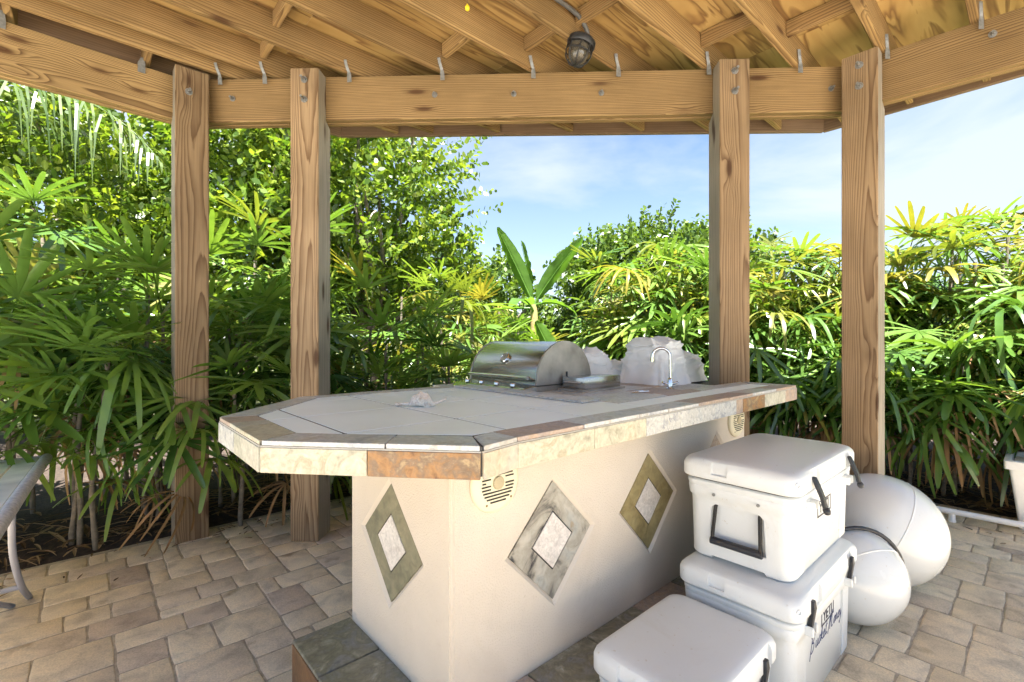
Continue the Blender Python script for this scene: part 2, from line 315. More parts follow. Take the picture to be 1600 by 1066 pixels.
scuffed(M_vinyl, .25)
M_pvc = plain('white_pvc', (.80, .80, .79), .35)
M_cream = plain('cream_plastic', (.80, .72, .52), .45, 0, .03, 12)
M_mesh = plain('speaker_tan', (.50, .42, .27), .7, 0, .2, 400)
M_dark = plain('dark_slot', (.035, .03, .022), .8)
M_brass = plain('brown_screw', (.25, .17, .07), .5, .5)
def steel():
    m, n, l, p = mat('brushed_stainless'); t = mk(n, 'TexCoord'); mp = mk(n, 'Mapping'); mp.inputs['Scale'].default_value = (160, 3, 160); l.new(t.outputs['Object'], mp.inputs[0])
    nz = mk(n, 'TexNoise', Scale=1, Detail=3); l.new(mp.outputs[0], nz.inputs['Vector'])
    r = ramp(n, [(.3, (.14,)*3), (.7, (.28,)*3)]); l.new(nz.outputs[0], r.inputs[0]); l.new(r.outputs[0], p.inputs['Roughness'])
    p.inputs['Base Color'].default_value = (.50, .50, .48, 1); p.inputs['Metallic'].default_value = 1
    bp = mk(n, 'Bump', Strength=.12, Distance=.001); l.new(nz.outputs[0], bp.inputs['Height']); l.new(bp.outputs[0], p.inputs['Normal'])
    return m
M_steel = steel()
M_steel2 = plain('dull_stained_steel', (.46, .43, .39), .5, .75, .3, 9)
M_chrome = plain('chrome', (.75, .76, .77), .12, 1, .03)
M_cloth = plain('pale_canvas_cover', (.90, .90, .885), .85, 0, .08, 4, .5, 260, .2)
M_lamp = plain('black_cast_iron', (.03, .03, .033), .45, .4, .3, 60)
M_glass = plain('smoky_jar_glass', (.30, .26, .20), .12, 0, .05); M_glass.node_tree.nodes['Principled BSDF'].inputs['Transmission Weight'].default_value = .75
M_cond = plain('grey_conduit', (.09, .088, .085), .55)
M_yellow = plain('yellow_plastic', (.85, .62, .02), .5)
M_shell = slate('sea_shell', [(.48, .32, .22), (.84, .76, .66), (.90, .85, .77), (.60, .44, .34)], .5, 26, .6)
M_wicker = plain('grey_wrapped_rail', (.58, .54, .51), .7, 0, .25, 60, .6, 140)
M_frame = plain('grey_powder_coat', (.36, .36, .41), .5, 0, .05)
M_slat = plain('taupe_bench_slat', (.78, .74, .63), .7, 0, .2, 5)
M_cane = plain('palm_cane', (.20, .165, .125), .9, 0, .35, 30, 1, 70)
M_bark = plain('grey_bark', (.24, .20, .16), .9, 0, .3, 14, 1, 50)
M_bana = slate('banana_sheath', [(.20, .11, .05), (.42, .27, .12), (.34, .33, .12), (.22, .26, .08)], .7, 7)
LG = [(.05, .11, .026), (.08, .165, .036), (.105, .20, .04), (.135, .235, .05)]
LF = {'green': leafmat('palm_leaf_green', LG, .25, .28, None, .7), 'fresh': leafmat('palm_leaf_fresh', [(.11, .21, .04), (.155, .26, .05), (.195, .285, .055)], .28, .35, None, .6),
      'sun': leafmat('palm_leaf_sunlit_yellow', [(.13, .19, .03), (.19, .22, .035), (.27, .23, .04), (.26, .25, .08), (.15, .20, .035)], .3, .35),  # yellowed leaf tone that also paints sunlight onto the palm tops
      'dead': leafmat('palm_leaf_dead', [(.36, .22, .11), (.28, .165, .08), (.44, .29, .16)], .75, .15, (1, .9, .7), .15)}
M_shrubleaf = leafmat('shrub_leaf', [(.05, .10, .018), (.11, .19, .025), (.18, .26, .035), (.24, .30, .045)], .34, .4, None, .5, True)
M_treeleaf = leafmat('tree_leaf', [(.05, .10, .02), (.10, .17, .028), (.16, .23, .04)], .38, .35, None, .5, True)
M_banleaf = leafmat('banana_leaf', [(.09, .20, .03), (.13, .25, .045)], .3, .45)
M_frond = leafmat('coconut_frond', [(.05, .09, .03), (.09, .14, .04), (.13, .18, .05)], .35, .25, None, .5, True)

rng = random.Random(7)
CA, CB = (math.sin(TH), math.cos(TH)), (-math.cos(TH), math.sin(TH))
def cw(X, Y):
    """metres right of / ahead of the standpoint -> world x, y"""
    return X*CA[0]+Y*CA[1], X*CB[0]+Y*CB[1]

# ------------------------------------------------------------------ the setting: ground, beds, patio
g = G(); g.add([(-300, -300, -.10), (300, -300, -.10), (300, 300, -.10), (-300, 300, -.10)], [(0, 1, 2, 3)])
tag(obj('ground', g, M_ground), 'sandy green ground beyond the planting beds', kind='structure')
def hz(x, y): return .05*mnoise.noise(Vector((x*1.7, y*1.7, 3)))+.025*mnoise.noise(Vector((x*6, y*6, 1)))
PATIO = [(-4.5, -4.2), (5.2, -4.2), (5.2, 1.1), (2.1, 3.97), (-4.5, 3.97)]
def bed_edge_dist(x, y):
    return max(x-5.2, y-3.97, ((x-2.1)*2.87+(y-3.97)*3.1)/math.hypot(2.87, 3.1))
g = G(); nx, ny = 110, 110
X0, X1, Y0, Y1 = -5.5, 9.5, -4.2, 9.5; vv = []; ff = []
for j in range(ny+1):
    for i in range(nx+1):
        x, y = X0+(X1-X0)*i/nx, Y0+(Y1-Y0)*j/ny; d = bed_edge_dist(x, y)
        vv.append((x, y, -.09 if d < 0 else -.03+min(d, .5)*.12+hz(x, y)*min(1, d*3)))
for j in range(ny):
    for i in range(nx):
        a = j*(nx+1)+i; ff.append((a, a+1, a+nx+2, a+nx+1))
g.add(vv, ff)
tag(obj('planting_bed', g, M_soil, smooth=60), 'dark mulched planting bed around the patio', kind='structure')
g = G(); g.prism(PATIO, -.085, -.0045)
patio = tag(obj('patio', g, M_joint), 'tan tumbled paver patio under the pavilion', kind='structure')
g = G(); g.box(-16, 5.2, -16, -4.2, -.08, -.004); g.box(-16, -4.5, -4.2, 9, -.08, -.004)  # added pale sheet out of view, bounces sunlight in under the roof
tag(obj('bounce_deck', g, M_deck), 'unseen pale deck added behind the patio to bounce sunlight', kind='structure')
# pavers: random ashlar on an 8.6 cm module
U = .0865; PW, PH = int(9.7/U), int(8.17/U); occ = np.zeros((PW+6, PH+6), bool); vj = np.zeros((PW+6, PH+6), int); cells = []
for j in range(PH):
    for i in range(PW):
        if occ[i, j]: continue
        gap = 0
        while i+gap < PW and not occ[i+gap, j]: gap += 1
        opts = [(3, 2)]*6+[(2, 2)]*3+[(3, 3)]*2+[(4, 2)]*1+[(3, 1)]*1+[(2, 3)]*1; rng.shuffle(opts); opts += [(2, 2), (3, 1), (2, 1), (1, 2), (1, 1)]
        for strict in (2, 1, 0):
            done = False
            for (a, b) in opts:
                if i+a > PW or j+b > PH or occ[i:i+a, j:j+b].any(): continue
                if strict and gap-a == 1: continue
                if strict == 2 and j and (vj[i+a, j-1] >= 2): continue      # no long joints across the courses
                occ[i:i+a, j:j+b] = True; cells.append((i, j, a, b)); done = True
                for q in range(b): vj[i+a, j+q] = (vj[i+a, j+q-1] if j+q else 0)+1
                break
            if done: break
def pav_mesh(a, b, seed):
    r = random.Random(seed*13+a*5+b); sx, sy = a*U/2-.0014, b*U/2-.0014; c = .009
    def ring(ins, z, jit):
        pts = []
        for (px, py) in [(-1, -1), (0, -1), (1, -1), (1, 0), (1, 1), (0, 1), (-1, 1), (-1, 0)]:
            x, y = px*(sx-ins), py*(sy-ins)
            if px and py: x -= px*c*.45; y -= py*c*.45
            pts.append((x+r.uniform(-jit, jit), y+r.uniform(-jit, jit), z+r.uniform(-.0008, .0008)))
        return pts
    g = G(); g.loft([ring(0, -.05, 0), ring(0, -.006, .0014), ring(.002, -.0018, .0012), ring(.007, 0, .001)], (False, True))
    return g
pm = {}
def in_poly(x, y, m=.0): return bed_edge_dist(x, y) < -m
def proj(x, y, z):
    X, Y = x*CA[0]+y*CB[0], x*CA[1]+y*CB[1]
    if Y < .2: return None
    return 800+740*X/Y, 533-740*(z-1.33)/Y, Y
vis, far = [], []
for (i, j, a, b) in cells:
    cx, cy = -4.5+(i+a/2)*U, -4.2+(j+b/2)*U
    if bed_edge_dist(cx, cy) > -.03: continue
    if .85 < cx < 2.8 and 1.2 < cy < 1.8: far.append((0, cx, cy, a, b)); continue
    q = proj(cx, cy, 0)
    if q and -30 < q[0] < 1630 and q[1] < 1095 and not (560 < q[0] < 1240 and q[1] < 1000): vis.append((a*b/q[2]**2, cx, cy, a, b))
    else: far.append((0, cx, cy, a, b))
vis.sort(reverse=True); far += vis[300:]; vis = vis[:300]
for n_, (_, cx, cy, a, b) in enumerate(vis):
    key = (a, b, n_ % 4)
    if key not in pm:
        pm[key] = pav_mesh(a, b, n_ % 4).mesh('paver', smooth=50); pm[key].materials.append(M_paver)
    M = Matrix.Translation((cx+rng.uniform(-.002, .002), cy+rng.uniform(-.002, .002), rng.uniform(-.0025, .0025))) @ Matrix.Rotation(rng.gauss(0, .008), 4, 'Z') @ Matrix.Rotation(rng.gauss(0, .005), 4, 'X') @ Matrix.Rotation(rng.gauss(0, .005), 4, 'Y')
    link(bpy.data.objects.new('paver', pm[key].copy()), M, patio)
g = G()
for (_, cx, cy, a, b) in far:
    p = pav_mesh(a, b, rng.randrange(9)); g.add([(x+cx, y+cy, z+.0) for x, y, z in p.v], p.f)
obj('paver_field', g, M_paver_i, patio, smooth=50, kind='stuff')

# ------------------------------------------------------------------ pavilion
pav = thing('timber_pavilion', 'open timber pavilion of square posts, beams and rafters over the bar', 'pavilion', (.5, 3.85, 0))
def board(name, p0, p1, w_, h_, mt, parent=pav, bev=.004, roll=0):
    """p0, p1: centre line ends; w_ horizontal thickness, h_ height"""
    p0, p1 = Vector(p0), Vector(p1); d = p1-p0; L = d.length; x = d.normalized()
    z = Vector((0, 0, 1)) if abs(x.z) < .9 else Vector((0, 1, 0)); y = z.cross(x).normalized(); z = x.cross(y)
    M = Matrix((( x.x, y.x, z.x, p0.x), (x.y, y.y, z.y, p0.y), (x.z, y.z, z.z, p0.z), (0, 0, 0, 1)))
    g = G(); g.box(0, L, -w_/2, w_/2, -h_/2, h_/2)
    return obj(name, g, mt, parent, bevel=bev, M=M, smooth=30)
ZB, ZT = 2.849, 3.148
def bolt(parent, p, nrm, r=.019, L=.035):
    nrm = Vector(nrm).normalized(); M = Matrix.Translation(p) @ nrm.to_track_quat('Z', 'Y').to_matrix().to_4x4()
    g = G(); g.lathe([(r, 0), (r, .005)], 14); g.lathe([(r*.68, .005), (r*.68, .015)], 6); g.lathe([(r*.4, .015), (r*.4, L)], 8)
    return obj('bolt', g, M_galv, parent, M=M, smooth=30)
def post(fc, ang, label=None, grey=(1, 1, 1), bolts=((0, 3.06), (0, 2.93))):
    """fc: centre of the inner face on the floor; ang: direction of the face; notched for the beam on the outer side"""
    u = Vector((math.cos(ang), math.sin(ang), 0)); n = Vector((-u.y, u.x, 0))
    if n.dot(Vector((fc[0], fc[1], 0))) < 0: n = -n
    # local axes: X up the post, Y = face direction, Z = inwards (-n)
    xs = Vector((0, 0, 1)); zs = -n; ys = zs.cross(xs)
    M = Matrix(((xs.x, ys.x, zs.x, fc[0]), (xs.y, ys.y, zs.y, fc[1]), (xs.z, ys.z, zs.z, 0), (0, 0, 0, 1)))
    H, D, F, hw = 3.14, .19, .118, .095
    # profile in X (height) and Z (depth), extruded along Y
    prof = [(0, 0), (0, -D), (ZB-.04, -D), (ZB-.004, -F), (H, -F), (H, 0)]
    g = G(); k = len(prof)
    v = [(x, -hw, z) for x, z in prof]+[(x, hw, z) for x, z in prof]
    g.m = 0; g.add(v, [])
    base = 0
    def addf(f, mi): g.f.append(f); g.mi.append(mi)
    addf(tuple(range(k)), 1); addf(tuple(range(2*k-1, k-1, -1)), 1)
    for i in range(k):
        j = (i+1) % k; addf((i+k, j+k, j, i)[::1], 0 if i in (5, 0, 3, 4) else 1)
    me = g.mesh('post'); bm = bmesh.new(); bm.from_mesh(me); bmesh.ops.recalc_face_normals(bm, faces=bm.faces)
    bmesh.ops.bevel(bm, geom=[e for e in bm.edges], offset=.005, segments=1, affect='EDGES'); bm.to_mesh(me); bm.free()
    me.polygons.foreach_set('use_smooth', [True]*len(me.polygons)); me.set_sharp_from_angle(angle=R(30))
    o = obj('post', me, [M_post, M_grey], pav, M=M)
    if label: o['label'] = label
    for (dy, z) in bolts: bolt(o, Vector((fc[0], fc[1], z))+ys*dy, -n, .022, .05)
    return o
DA = math.atan2(.887-3.859, 3.702-.618); DU = Vector((math.cos(DA), math.sin(DA), 0)); DN = Vector((-DU.y, DU.x, 0))
if DN.x < 0: DN = -DN
post((.515, 3.765), 0, bolts=((.02, 2.98),)); post((1.065, 3.255), DA)
post((3.085, 1.31), DA); post((3.605, .763), R(90))
def beam(p0, p1, outward, cuts):
    p0, p1 = Vector((p0[0], p0[1], 0)), Vector((p1[0], p1[1], 0)); n = Vector((outward[0], outward[1], 0)).normalized()
    zc = (ZB+ZT)/2
    o = board('beam', p0+n*.026+Vector((0, 0, zc)), p1+n*.026+Vector((0, 0, zc)), .046, ZT-ZB, M_beam)
    o2 = board('beam', p0+n*.079+Vector((0, 0, zc-.003)), p1+n*.079+Vector((0, 0, zc-.003)), .046, ZT-ZB, M_beam)
    d = (p1-p0).normalized()
    for t, z in cuts: bolt(o, p0+d*t+n*.003+Vector((0, 0, z)), -n)
    return o
LB0, LB1 = (-.97, 3.89), (.46, 3.965)
b1 = beam(LB1, LB0, (-.05, 1), ((1.7, 3.0),))
Q0, Q1 = Vector((.42, 4.05, 0)), Vector((3.83, .765, 0))
b2 = beam(Q0, Q1, DN, ((.45, 3.01), (1.86, 3.01), (2.4, 3.005), (2.99, 3.0), (3.92, 3.0), (4.5, 3.0)))
RB0, RB1 = (3.715, .82), (3.89, -1.03)
b3 = beam(RB0, RB1, (1, .1), ((.64, 3.05), (1.4, 3.0)))
# rafters along X, slightly falling away
SLP = -.016
def rz(x): return ZT+.002+(x-3.0)*SLP*.6
RD = .185
def aend(y): return min(4.68, 1.66+(4.17-y)*1.034)
RAFT = [3.789, 3.572, 3.166, 2.725, 2.30, 1.908, 1.497, 1.087, .668, .255, -.155, -.565, -.975]
rafters = []
for y in RAFT:
    x0, x1 = -.98, aend(y)
    o = board('rafter', (x0, y, rz(x0)+RD/2), (x1-.02, y, rz(x1)+RD/2), .04, RD, M_raft); rafters.append((y, o))
    # hurricane tie where it crosses the beam
    if y > -.4:
        t = (y-Q0.y)/(Q1.y-Q0.y); xb = Q0.x+(Q1.x-Q0.x)*t if y > .85 else 3.715+(.82-y)*.095
        pb = Vector((xb, y-.024, ZT-.055)); nn = DN if y > .85 else Vector((1, .1, 0)).normalized()
        g = G(); p0 = pb+nn*-.008+Vector((-.012, 0, 0))
        s = [(p0+Vector((-.03, -.004, .135)), .010), (p0+Vector((-.022, -.004, .10)), .010), (p0+Vector((-.004, -.004, .06)), .010), (p0+Vector((-.002, -.004, .04)), .014), (p0+Vector((0, -.004, -.005)), .015)]
        rings = []
        for c, hwid in s:
            rings.append([c-DU*hwid-nn*.0015, c+DU*hwid-nn*.0015, c+DU*hwid+nn*.0015, c-DU*hwid+nn*.0015])
        g.loft(rings); obj('strap', g, M_galv, o)
        g = G()
# lookouts over the left beam
for x in (.29, -.34, -.9):
    o = board('lookout', (x, 3.81, rz(x)+RD/2+.002), (x, 4.15, rz(x)+RD/2+.002), .04, RD, M_raft)
    yb = 3.965+(x-.46)*.052
    g = G(); q = Vector((x-.03, yb-.006, ZT)); g.loft([[q+Vector((a, b, c)) for a, b in ((-.02, -.002), (.02, -.002), (.02, .002), (-.02, .002))] for c in (-.05, .01)]+[[q+Vector((a+.006, b, .05)) for a, b in ((-.008, -.002), (.008, -.002), (.008, .002), (-.008, .002))]]); obj('strap', g, M_galv, o)
# blocking between rafters
for k, (ya, yb, x) in enumerate([(3.572, 3.166, .89), (3.166, 2.725, .86), (2.725, 2.30, 1.80), (2.30, 1.908, 2.16), (1.908, 1.497, 2.22), (1.087, .668, 3.27), (.668, .255, 3.22), (1.497, 1.087, 2.98), (.255, -.155, 3.24), (2.725, 2.3, .5), (1.497, 1.087, 1.2)]):
    board('blocking', (x, ya-.021, rz(x)+RD-.048), (x, yb+.021, rz(x)+RD-.048), .04, .09, M_raft, bev=.003)
# fascia and roof deck panels
FZ = 3.21; FP = [(-1.0, 4.17), (1.68, 4.17), (4.70, 1.25), (4.70, -1.05)]
for p, q in zip(FP[:-1], FP[1:]):
    p, q = Vector(p+(0,)), Vector(q+(0,)); d = (q-p).normalized()
    board('fascia', p+Vector((0, 0, rz(p.x)+.093)), q+Vector((0, 0, rz(q.x)+.093))-d*.002, .038, .215, M_fasc)
for p, q in ((Vector((-1.0, -1.05, 0)), Vector((-1.0, 4.15, 0))), (Vector((-.98, -1.05, 0)), Vector((4.68, -1.05, 0)))):
    board('fascia', p+Vector((0, 0, rz(p.x)+.093)), q+Vector((0, 0, rz(q.x)+.093)), .038, .215, M_fasc)
ROOF = [(-1.04, -1.09), (4.74, -1.09), (4.74, 1.27), (1.70, 4.21), (-1.04, 4.21)]  # left and back edges, out of view, pulled in to let bounced light under
xs = [-2.7, -1.4, -.18, 1.04, 2.26, 3.48, 4.8]; ys = [-2.4, .05, 2.5, 5.1]
for i in range(6):
    for j in range(3):
        x0, x1 = xs[i]+.0015, xs[i+1]-.0015; y0, y1 = ys[j]+.0015, ys[j+1]-.0015
        c = clip([(x0, y0), (x1, y0), (x1, y1), (x0, y1)], ROOF)
        if area(c) < .02: continue
        g = G(); n_ = len(c)
        zb = [rz(x)+RD+.003 for x, _ in c]
        g.add([(x, y, z) for (x, y), z in zip(c, zb)]+[(x, y, z+.02) for (x, y), z in zip(c, zb)], [tuple(range(n_-1, -1, -1)), tuple(range(n_, 2*n_))]+[(k, (k+1) % n_, n_+(k+1) % n_, n_+k) for k in range(n_)])
        obj('plywood_panel', g, M_ply, pav)

# ------------------------------------------------------------------ bar counter
bar = thing('bar_counter', 'cream stucco bar counter with a slate edged tiled top and diamond insets', 'bar counter', (.8, 1.165, 0))
def wall_panel(gw, gb, O, Ux, a0, a1, z0, z1, dia, nrm, dep=.014, h=.235):
    """rect panel with a diamond recess; O + Ux*a + z"""
    P = lambda a, z, d=0: O+Ux*a+Vector((0, 0, z))-nrm*d
    c, zc = dia; v = [P(a0, z0), P(a1, z0), P(a1, z1), P(a0, z1), P(c, zc+h), P(c+h, zc), P(c, zc-h), P(c-h, zc)]
    gw.add(v, [(0, 6, 7), (0, 1, 6), (1, 5, 6), (1, 2, 5), (2, 4, 5), (2, 3, 4), (3, 7, 4), (3, 0, 7)])
    hi = h-.022; v = v[4:]+[P(c, zc+hi, dep), P(c+hi, zc, dep), P(c, zc-hi, dep), P(c-hi, zc, dep)]
    gb.add(v, [(0, 4, 5, 1), (1, 5, 6, 2), (2, 6, 7, 3), (3, 7, 4, 0), (4, 7, 6, 5)])
gw = G(); recs = []; WB, WA = 1.165, .80
O1, n1 = Vector((0, WB, 0)), Vector((0, -1, 0))
edges = [.80, 1.56, 2.185, 2.87]
dias = [(1.245, .614), (1.868, .614), (2.52, .614)]
for (a0, a1), d in zip(zip(edges[:-1], edges[1:]), dias): recs.append(G()); wall_panel(gw, recs[-1], O1, Vector((1, 0, 0)), a0, a1, 0, 1.0, d, n1)
O2, n2 = Vector((WA, 0, 0)), Vector((-1, 0, 0))
recs.append(G()); wall_panel(gw, recs[-1], O2, Vector((0, 1, 0)), WB, 1.87, 0, 1.0, (1.553, .607), n2)
gw.add([(2.87, 1.165, 0), (2.87, 1.87, 0), (2.87, 1.87, 1), (2.87, 1.165, 1), (.8, 1.87, 0), (.8, 1.87, 1), (1.7, 1.87, 0), (1.7, 1.87, 1), (1.7, 2.55, 0), (1.7, 2.55, 1), (3.2, 2.55, 0), (3.2, 2.55, 1), (3.2, 1.87, 0), (3.2, 1.87, 1)],
       [(0, 1, 2, 3), (4, 5, 7, 6), (6, 7, 9, 8), (8, 9, 11, 10), (10, 11, 13, 12), (12, 13, 2, 1)])
me = gw.mesh('wall'); bm = bmesh.new(); bm.from_mesh(me); bmesh.ops.remove_doubles(bm, verts=bm.verts, dist=.0005); bmesh.ops.recalc_face_normals(bm, faces=bm.faces)
ce = [e for e in bm.edges if all(abs(v.co.x-.8) < .001 and abs(v.co.y-1.165) < .001 for v in e.verts)]
bmesh.ops.bevel(bm, geom=ce, offset=.012, segments=3, affect='EDGES'); bm.to_mesh(me); bm.free()
wallo = obj('wall', me, M_stucco, bar)
for gb in recs:
    obj('recess', gb.mesh('recess'), M_bevel, wallo)
def diamond(c, zc, O, Ux, nrm, key, lab):
    F = Matrix((( Ux.x, 0, nrm.x, O.x+Ux.x*c-nrm.x*.0135), (Ux.y, 0, nrm.y, O.y+Ux.y*c-nrm.y*.0135), (0, 1, 0, zc), (0, 0, 0, 1)))
    H, h1, h2 = .212, .108, .101
    g = G(); q = [(0, H), (H, 0), (0, -H), (-H, 0)]; r_ = [(0, h1), (h1, 0), (0, -h1), (-h1, 0)]
    v = [(x, y, .006) for x, y in q]+[(x, y, .006) for x, y in r_]+[(x, y, 0) for x, y in q]+[(x, y, 0) for x, y in r_]
    f = []
    for i in range(4):
        j = (i+1) % 4; f += [(i, j, 4+j, 4+i), (8+i, 12+i, 12+j, 8+j), (i, 8+i, 8+j, j), (4+i, 4+j, 12+j, 12+i)]
    g.add(v, f); me = g.mesh('diamond_tile'); bm = bmesh.new(); bm.from_mesh(me); bmesh.ops.recalc_face_normals(bm, faces=bm.faces); bm.to_mesh(me); bm.free()
    o = obj('diamond_tile', me, SL[key], bar, M=F); o['label'] = lab
    g = G(); g.prism([(0, -h1), (h1, 0), (0, h1), (-h1, 0)], .0005, .003); obj('grout_line', g, M_black, o, M=F)
    g = G(); g.prism([(0, -h2), (h2, 0), (0, h2), (-h2, 0)], .0032, .0075); obj('centre_tile', g, M_inner, o, M=F, bevel=.0015)
diamond(1.553, .607, O2, Vector((0, 1, 0)), n2, 'green', 'dark green slate diamond on the narrow end')
diamond(1.245, .614, O1, Vector((1, 0, 0)), n1, 'black', 'grey slate diamond with black mottling')
diamond(1.868, .614, O1, Vector((1, 0, 0)), n1, 'olive', 'olive brown slate diamond')
diamond(2.52, .614, O1, Vector((1, 0, 0)), n1, 'mauve', 'mauve slate diamond behind the coolers')
# slate foot step
ST = .2
g = G(); g.box(.585, .80, .99, 1.885, -.02, ST-.014); g.box(.80, 2.87, .995, 1.165, -.02, ST-.014); obj('step_core', g, M_grout, bar)
for y0, y1 in ((.99, 1.33), (1.335, 1.62), (1.624, 1.89)):
    g = G(); g.box(.575, .799, y0+.002, y1-.002, ST-.0135, ST); obj('step_tile', g, SL['step'], bar, bevel=.002)
    g = G(); g.box(.573, .5845, y0+.002, y1-.002, 0, ST-.016); obj('step_tile', g, SL['riser'], bar, bevel=.002)
for k, x0 in enumerate((.80, 1.11, 1.42, 1.73, 2.04, 2.35, 2.62)):
    x1 = min(x0+.307, 2.87)
    g = G(); g.box(x0+.003, x1, .985, 1.164, ST-.0135, ST); obj('step_tile', g, SL['step' if k % 3 else 'mauve'], bar, bevel=.002)
    g = G(); g.box(x0+.003, x1, .983, .9945, 0, ST-.016); obj('step_tile', g, SL['riser'], bar, bevel=.002)
# table top: octagonal end + bar strip, z 1.0 .. 1.075
ZC = 1.075
OCT = [(.332, 1.335), (.711, .907), (.846, .931), (1.62, .938), (1.62, 2.25), (.725, 2.25), (.332, 1.83)]
STRIP = [(1.62, .938), (3.04, .948), (3.034, 1.245), (1.62, 1.245)]
g = G(); g.prism(OCT, 1.0, ZC-.0028); g.prism([(1.6201, .9385), (3.039, .9485), (3.033, 1.2445), (1.6201, 1.2445)], 1.001, ZC-.0031)
top = obj('top_slab', g, M_grout, bar)
TW = .10
octi = [(.332+TW*.98, 1.335+.045), (.711+.055, .907+.106), (.846, .931+TW), (1.62, .938+TW), (1.62, 2.25-TW*.8), (.725+.04, 2.25-TW*.8), (.332+TW*.98, 1.83-.04)]
def tile(poly, z0, z1, mt, name='top_tile', gap=.002, bev=.0012):
    if area(poly) < 0: poly = poly[::-1]
    if area(poly) < .0004: return
    g = G(); g.prism(inset(poly, gap), z0, z1); return obj(name, g, mt, bar, bevel=bev)
octc = [octi[0], (octi[1][0]+.012, 1.031)]+octi[3:]
gx = [.165, .53, .905, 1.255, 1.6205]; gy = [.53, .91, 1.29, 1.67, 2.04, 2.42]
for i in range(len(gx)-1):
    for j in range(len(gy)-1):
        c = clip([(gx[i], gy[j]), (gx[i+1], gy[j]), (gx[i+1], gy[j+1]), (gx[i], gy[j+1])], octc)
        # drop duplicate points
        c2 = []
        for p in c:
            if not c2 or math.dist(p, c2[-1]) > .004: c2.append(p)
        if len(c2) > 2 and math.dist(c2[0], c2[-1]) < .004: c2.pop()
        if len(c2) > 2: tile(c2, ZC-.0115, ZC-.001, M_field, gap=.0042)
for x0, x1 in ((1.6205, 1.90), (1.90, 2.27), (2.27, 2.64), (2.64, 2.935)):
    tile([(x0, .94+TW), (x1, .943+TW), (x1, 1.16), (x0, 1.16)], ZC-.0115, ZC-.001, M_field)
def trim(p, q, pi, qi, cuts, keys, edge=True, ekeys=None):
    p, q, pi, qi = Vector(p), Vector(q), Vector(pi), Vector(qi); ts = [0]+list(cuts)+[1]
    d = (q-p).normalized(); n = Vector((d.y, -d.x))
    for k in range(len(ts)-1):
        a, b = ts[k], ts[k+1]
        po = n*.008
        tile([tuple(p.lerp(q, a)+po), tuple(p.lerp(q, b)+po), tuple(pi.lerp(qi, b)), tuple(pi.lerp(qi, a))], ZC-.0118, ZC+.0005+.0007*(k % 2), SL[keys[k % len(keys)]], 'trim_tile')
    if edge:
        ts = [0]+list(edge if isinstance(edge, (list, tuple)) else cuts)+[1]; ek = ekeys or keys
        for k in range(len(ts)-1):
            a, b = p.lerp(q, ts[k]), p.lerp(q, ts[k+1])
            tile([tuple(a+n*(.0105)), tuple(b+n*(.0105)), tuple(b+n*.0005), tuple(a+n*.0005)], .994, ZC-.0165, SL[ek[k % len(ek)]], 'edge_tile', gap=.0011)
            tile([tuple(a+n*(.007)), tuple(b+n*(.007)), tuple(b+n*.0005), tuple(a+n*.0005)], ZC-.0165, ZC-.0125, M_egrout, 'grout_line', gap=.0003, bev=0)
o_, i_ = OCT, octi
trim(o_[6], o_[0], i_[6], i_[0], (.3, .48), ('mauve', 'pale', 'cream'), (.45,), ('blue', 'pale'))
trim(o_[0], o_[1], i_[0], i_[1], (.58,), ('grey', 'grey'), (.5,), ('cream', 'rust'))
trim(o_[1], o_[2], i_[1], i_[2], (), ('grey',), True, ('sand',))
trim(o_[2], o_[3], i_[2], i_[3], (.36, .75), ('mauve', 'grey', 'grey'), (.42, .8), ('cream', 'cream', 'blue'))
trim(o_[4], o_[5], i_[4], i_[5], (.4, .75), ('grey', 'blue', 'grey'))
trim(o_[5], o_[6], i_[5], i_[6], (.5,), ('grey', 'grey'))
tile([(1.5, 1.25), (1.628, 1.25), (1.628, 2.165), (1.5, 2.165)], ZC+.0008, ZC+.009, SL['grey'], 'trim_tile')
trim((1.62, .938), (3.04, .948), (1.62, .938+TW), (2.935, .945+TW), (.17, .37, .56, .78), ('grey', 'mauve', 'mauve', 'grey', 'mauve'), (.06, .27, .42, .47, .66, .87), ('blue', 'blue', 'blue', 'mauve', 'rust', 'pale', 'mauve'))
trim((3.04, .948), (3.034, 1.245), (2.935, .945+TW), (2.935, 1.16), (.5,), ('pale', 'blue'))
trim((3.034, 1.245), (1.62, 1.245), (2.935, 1.16), (1.62, 1.16), (.2, .45, .7), ('grey', 'grey', 'mauve', 'grey'), (.3, .6), ('pale', 'blue', 'cream'))
# lower cooking counter behind
g = G(); g.prism([(1.64, 1.262), (2.975, 1.262), (2.975, 1.60), (3.4, 1.60), (3.4, 2.6), (1.64, 2.6)], 1.0, 1.036); obj('cooking_slab', g, M_grout, bar)
for i, x0 in enumerate(np.arange(1.64, 3.4, .305)):
    for j, y0 in enumerate(np.arange(1.262, 2.6, .305)):
        x1, y1 = min(x0+.305, 3.4), min(y0+.305, 2.6)
        if x1 > 2.98 and y0 < 1.58:
            x1 = min(x1, 2.975)
        if x1-x0 > .03 and y1-y0 > .03: tile([(x0, y0), (x1, y0), (x1, y1), (x0, y1)], 1.0365, 1.048, SL[('grey', 'blue', 'mauve', 'grey')[(i*3+j) % 4]], 'counter_tile')

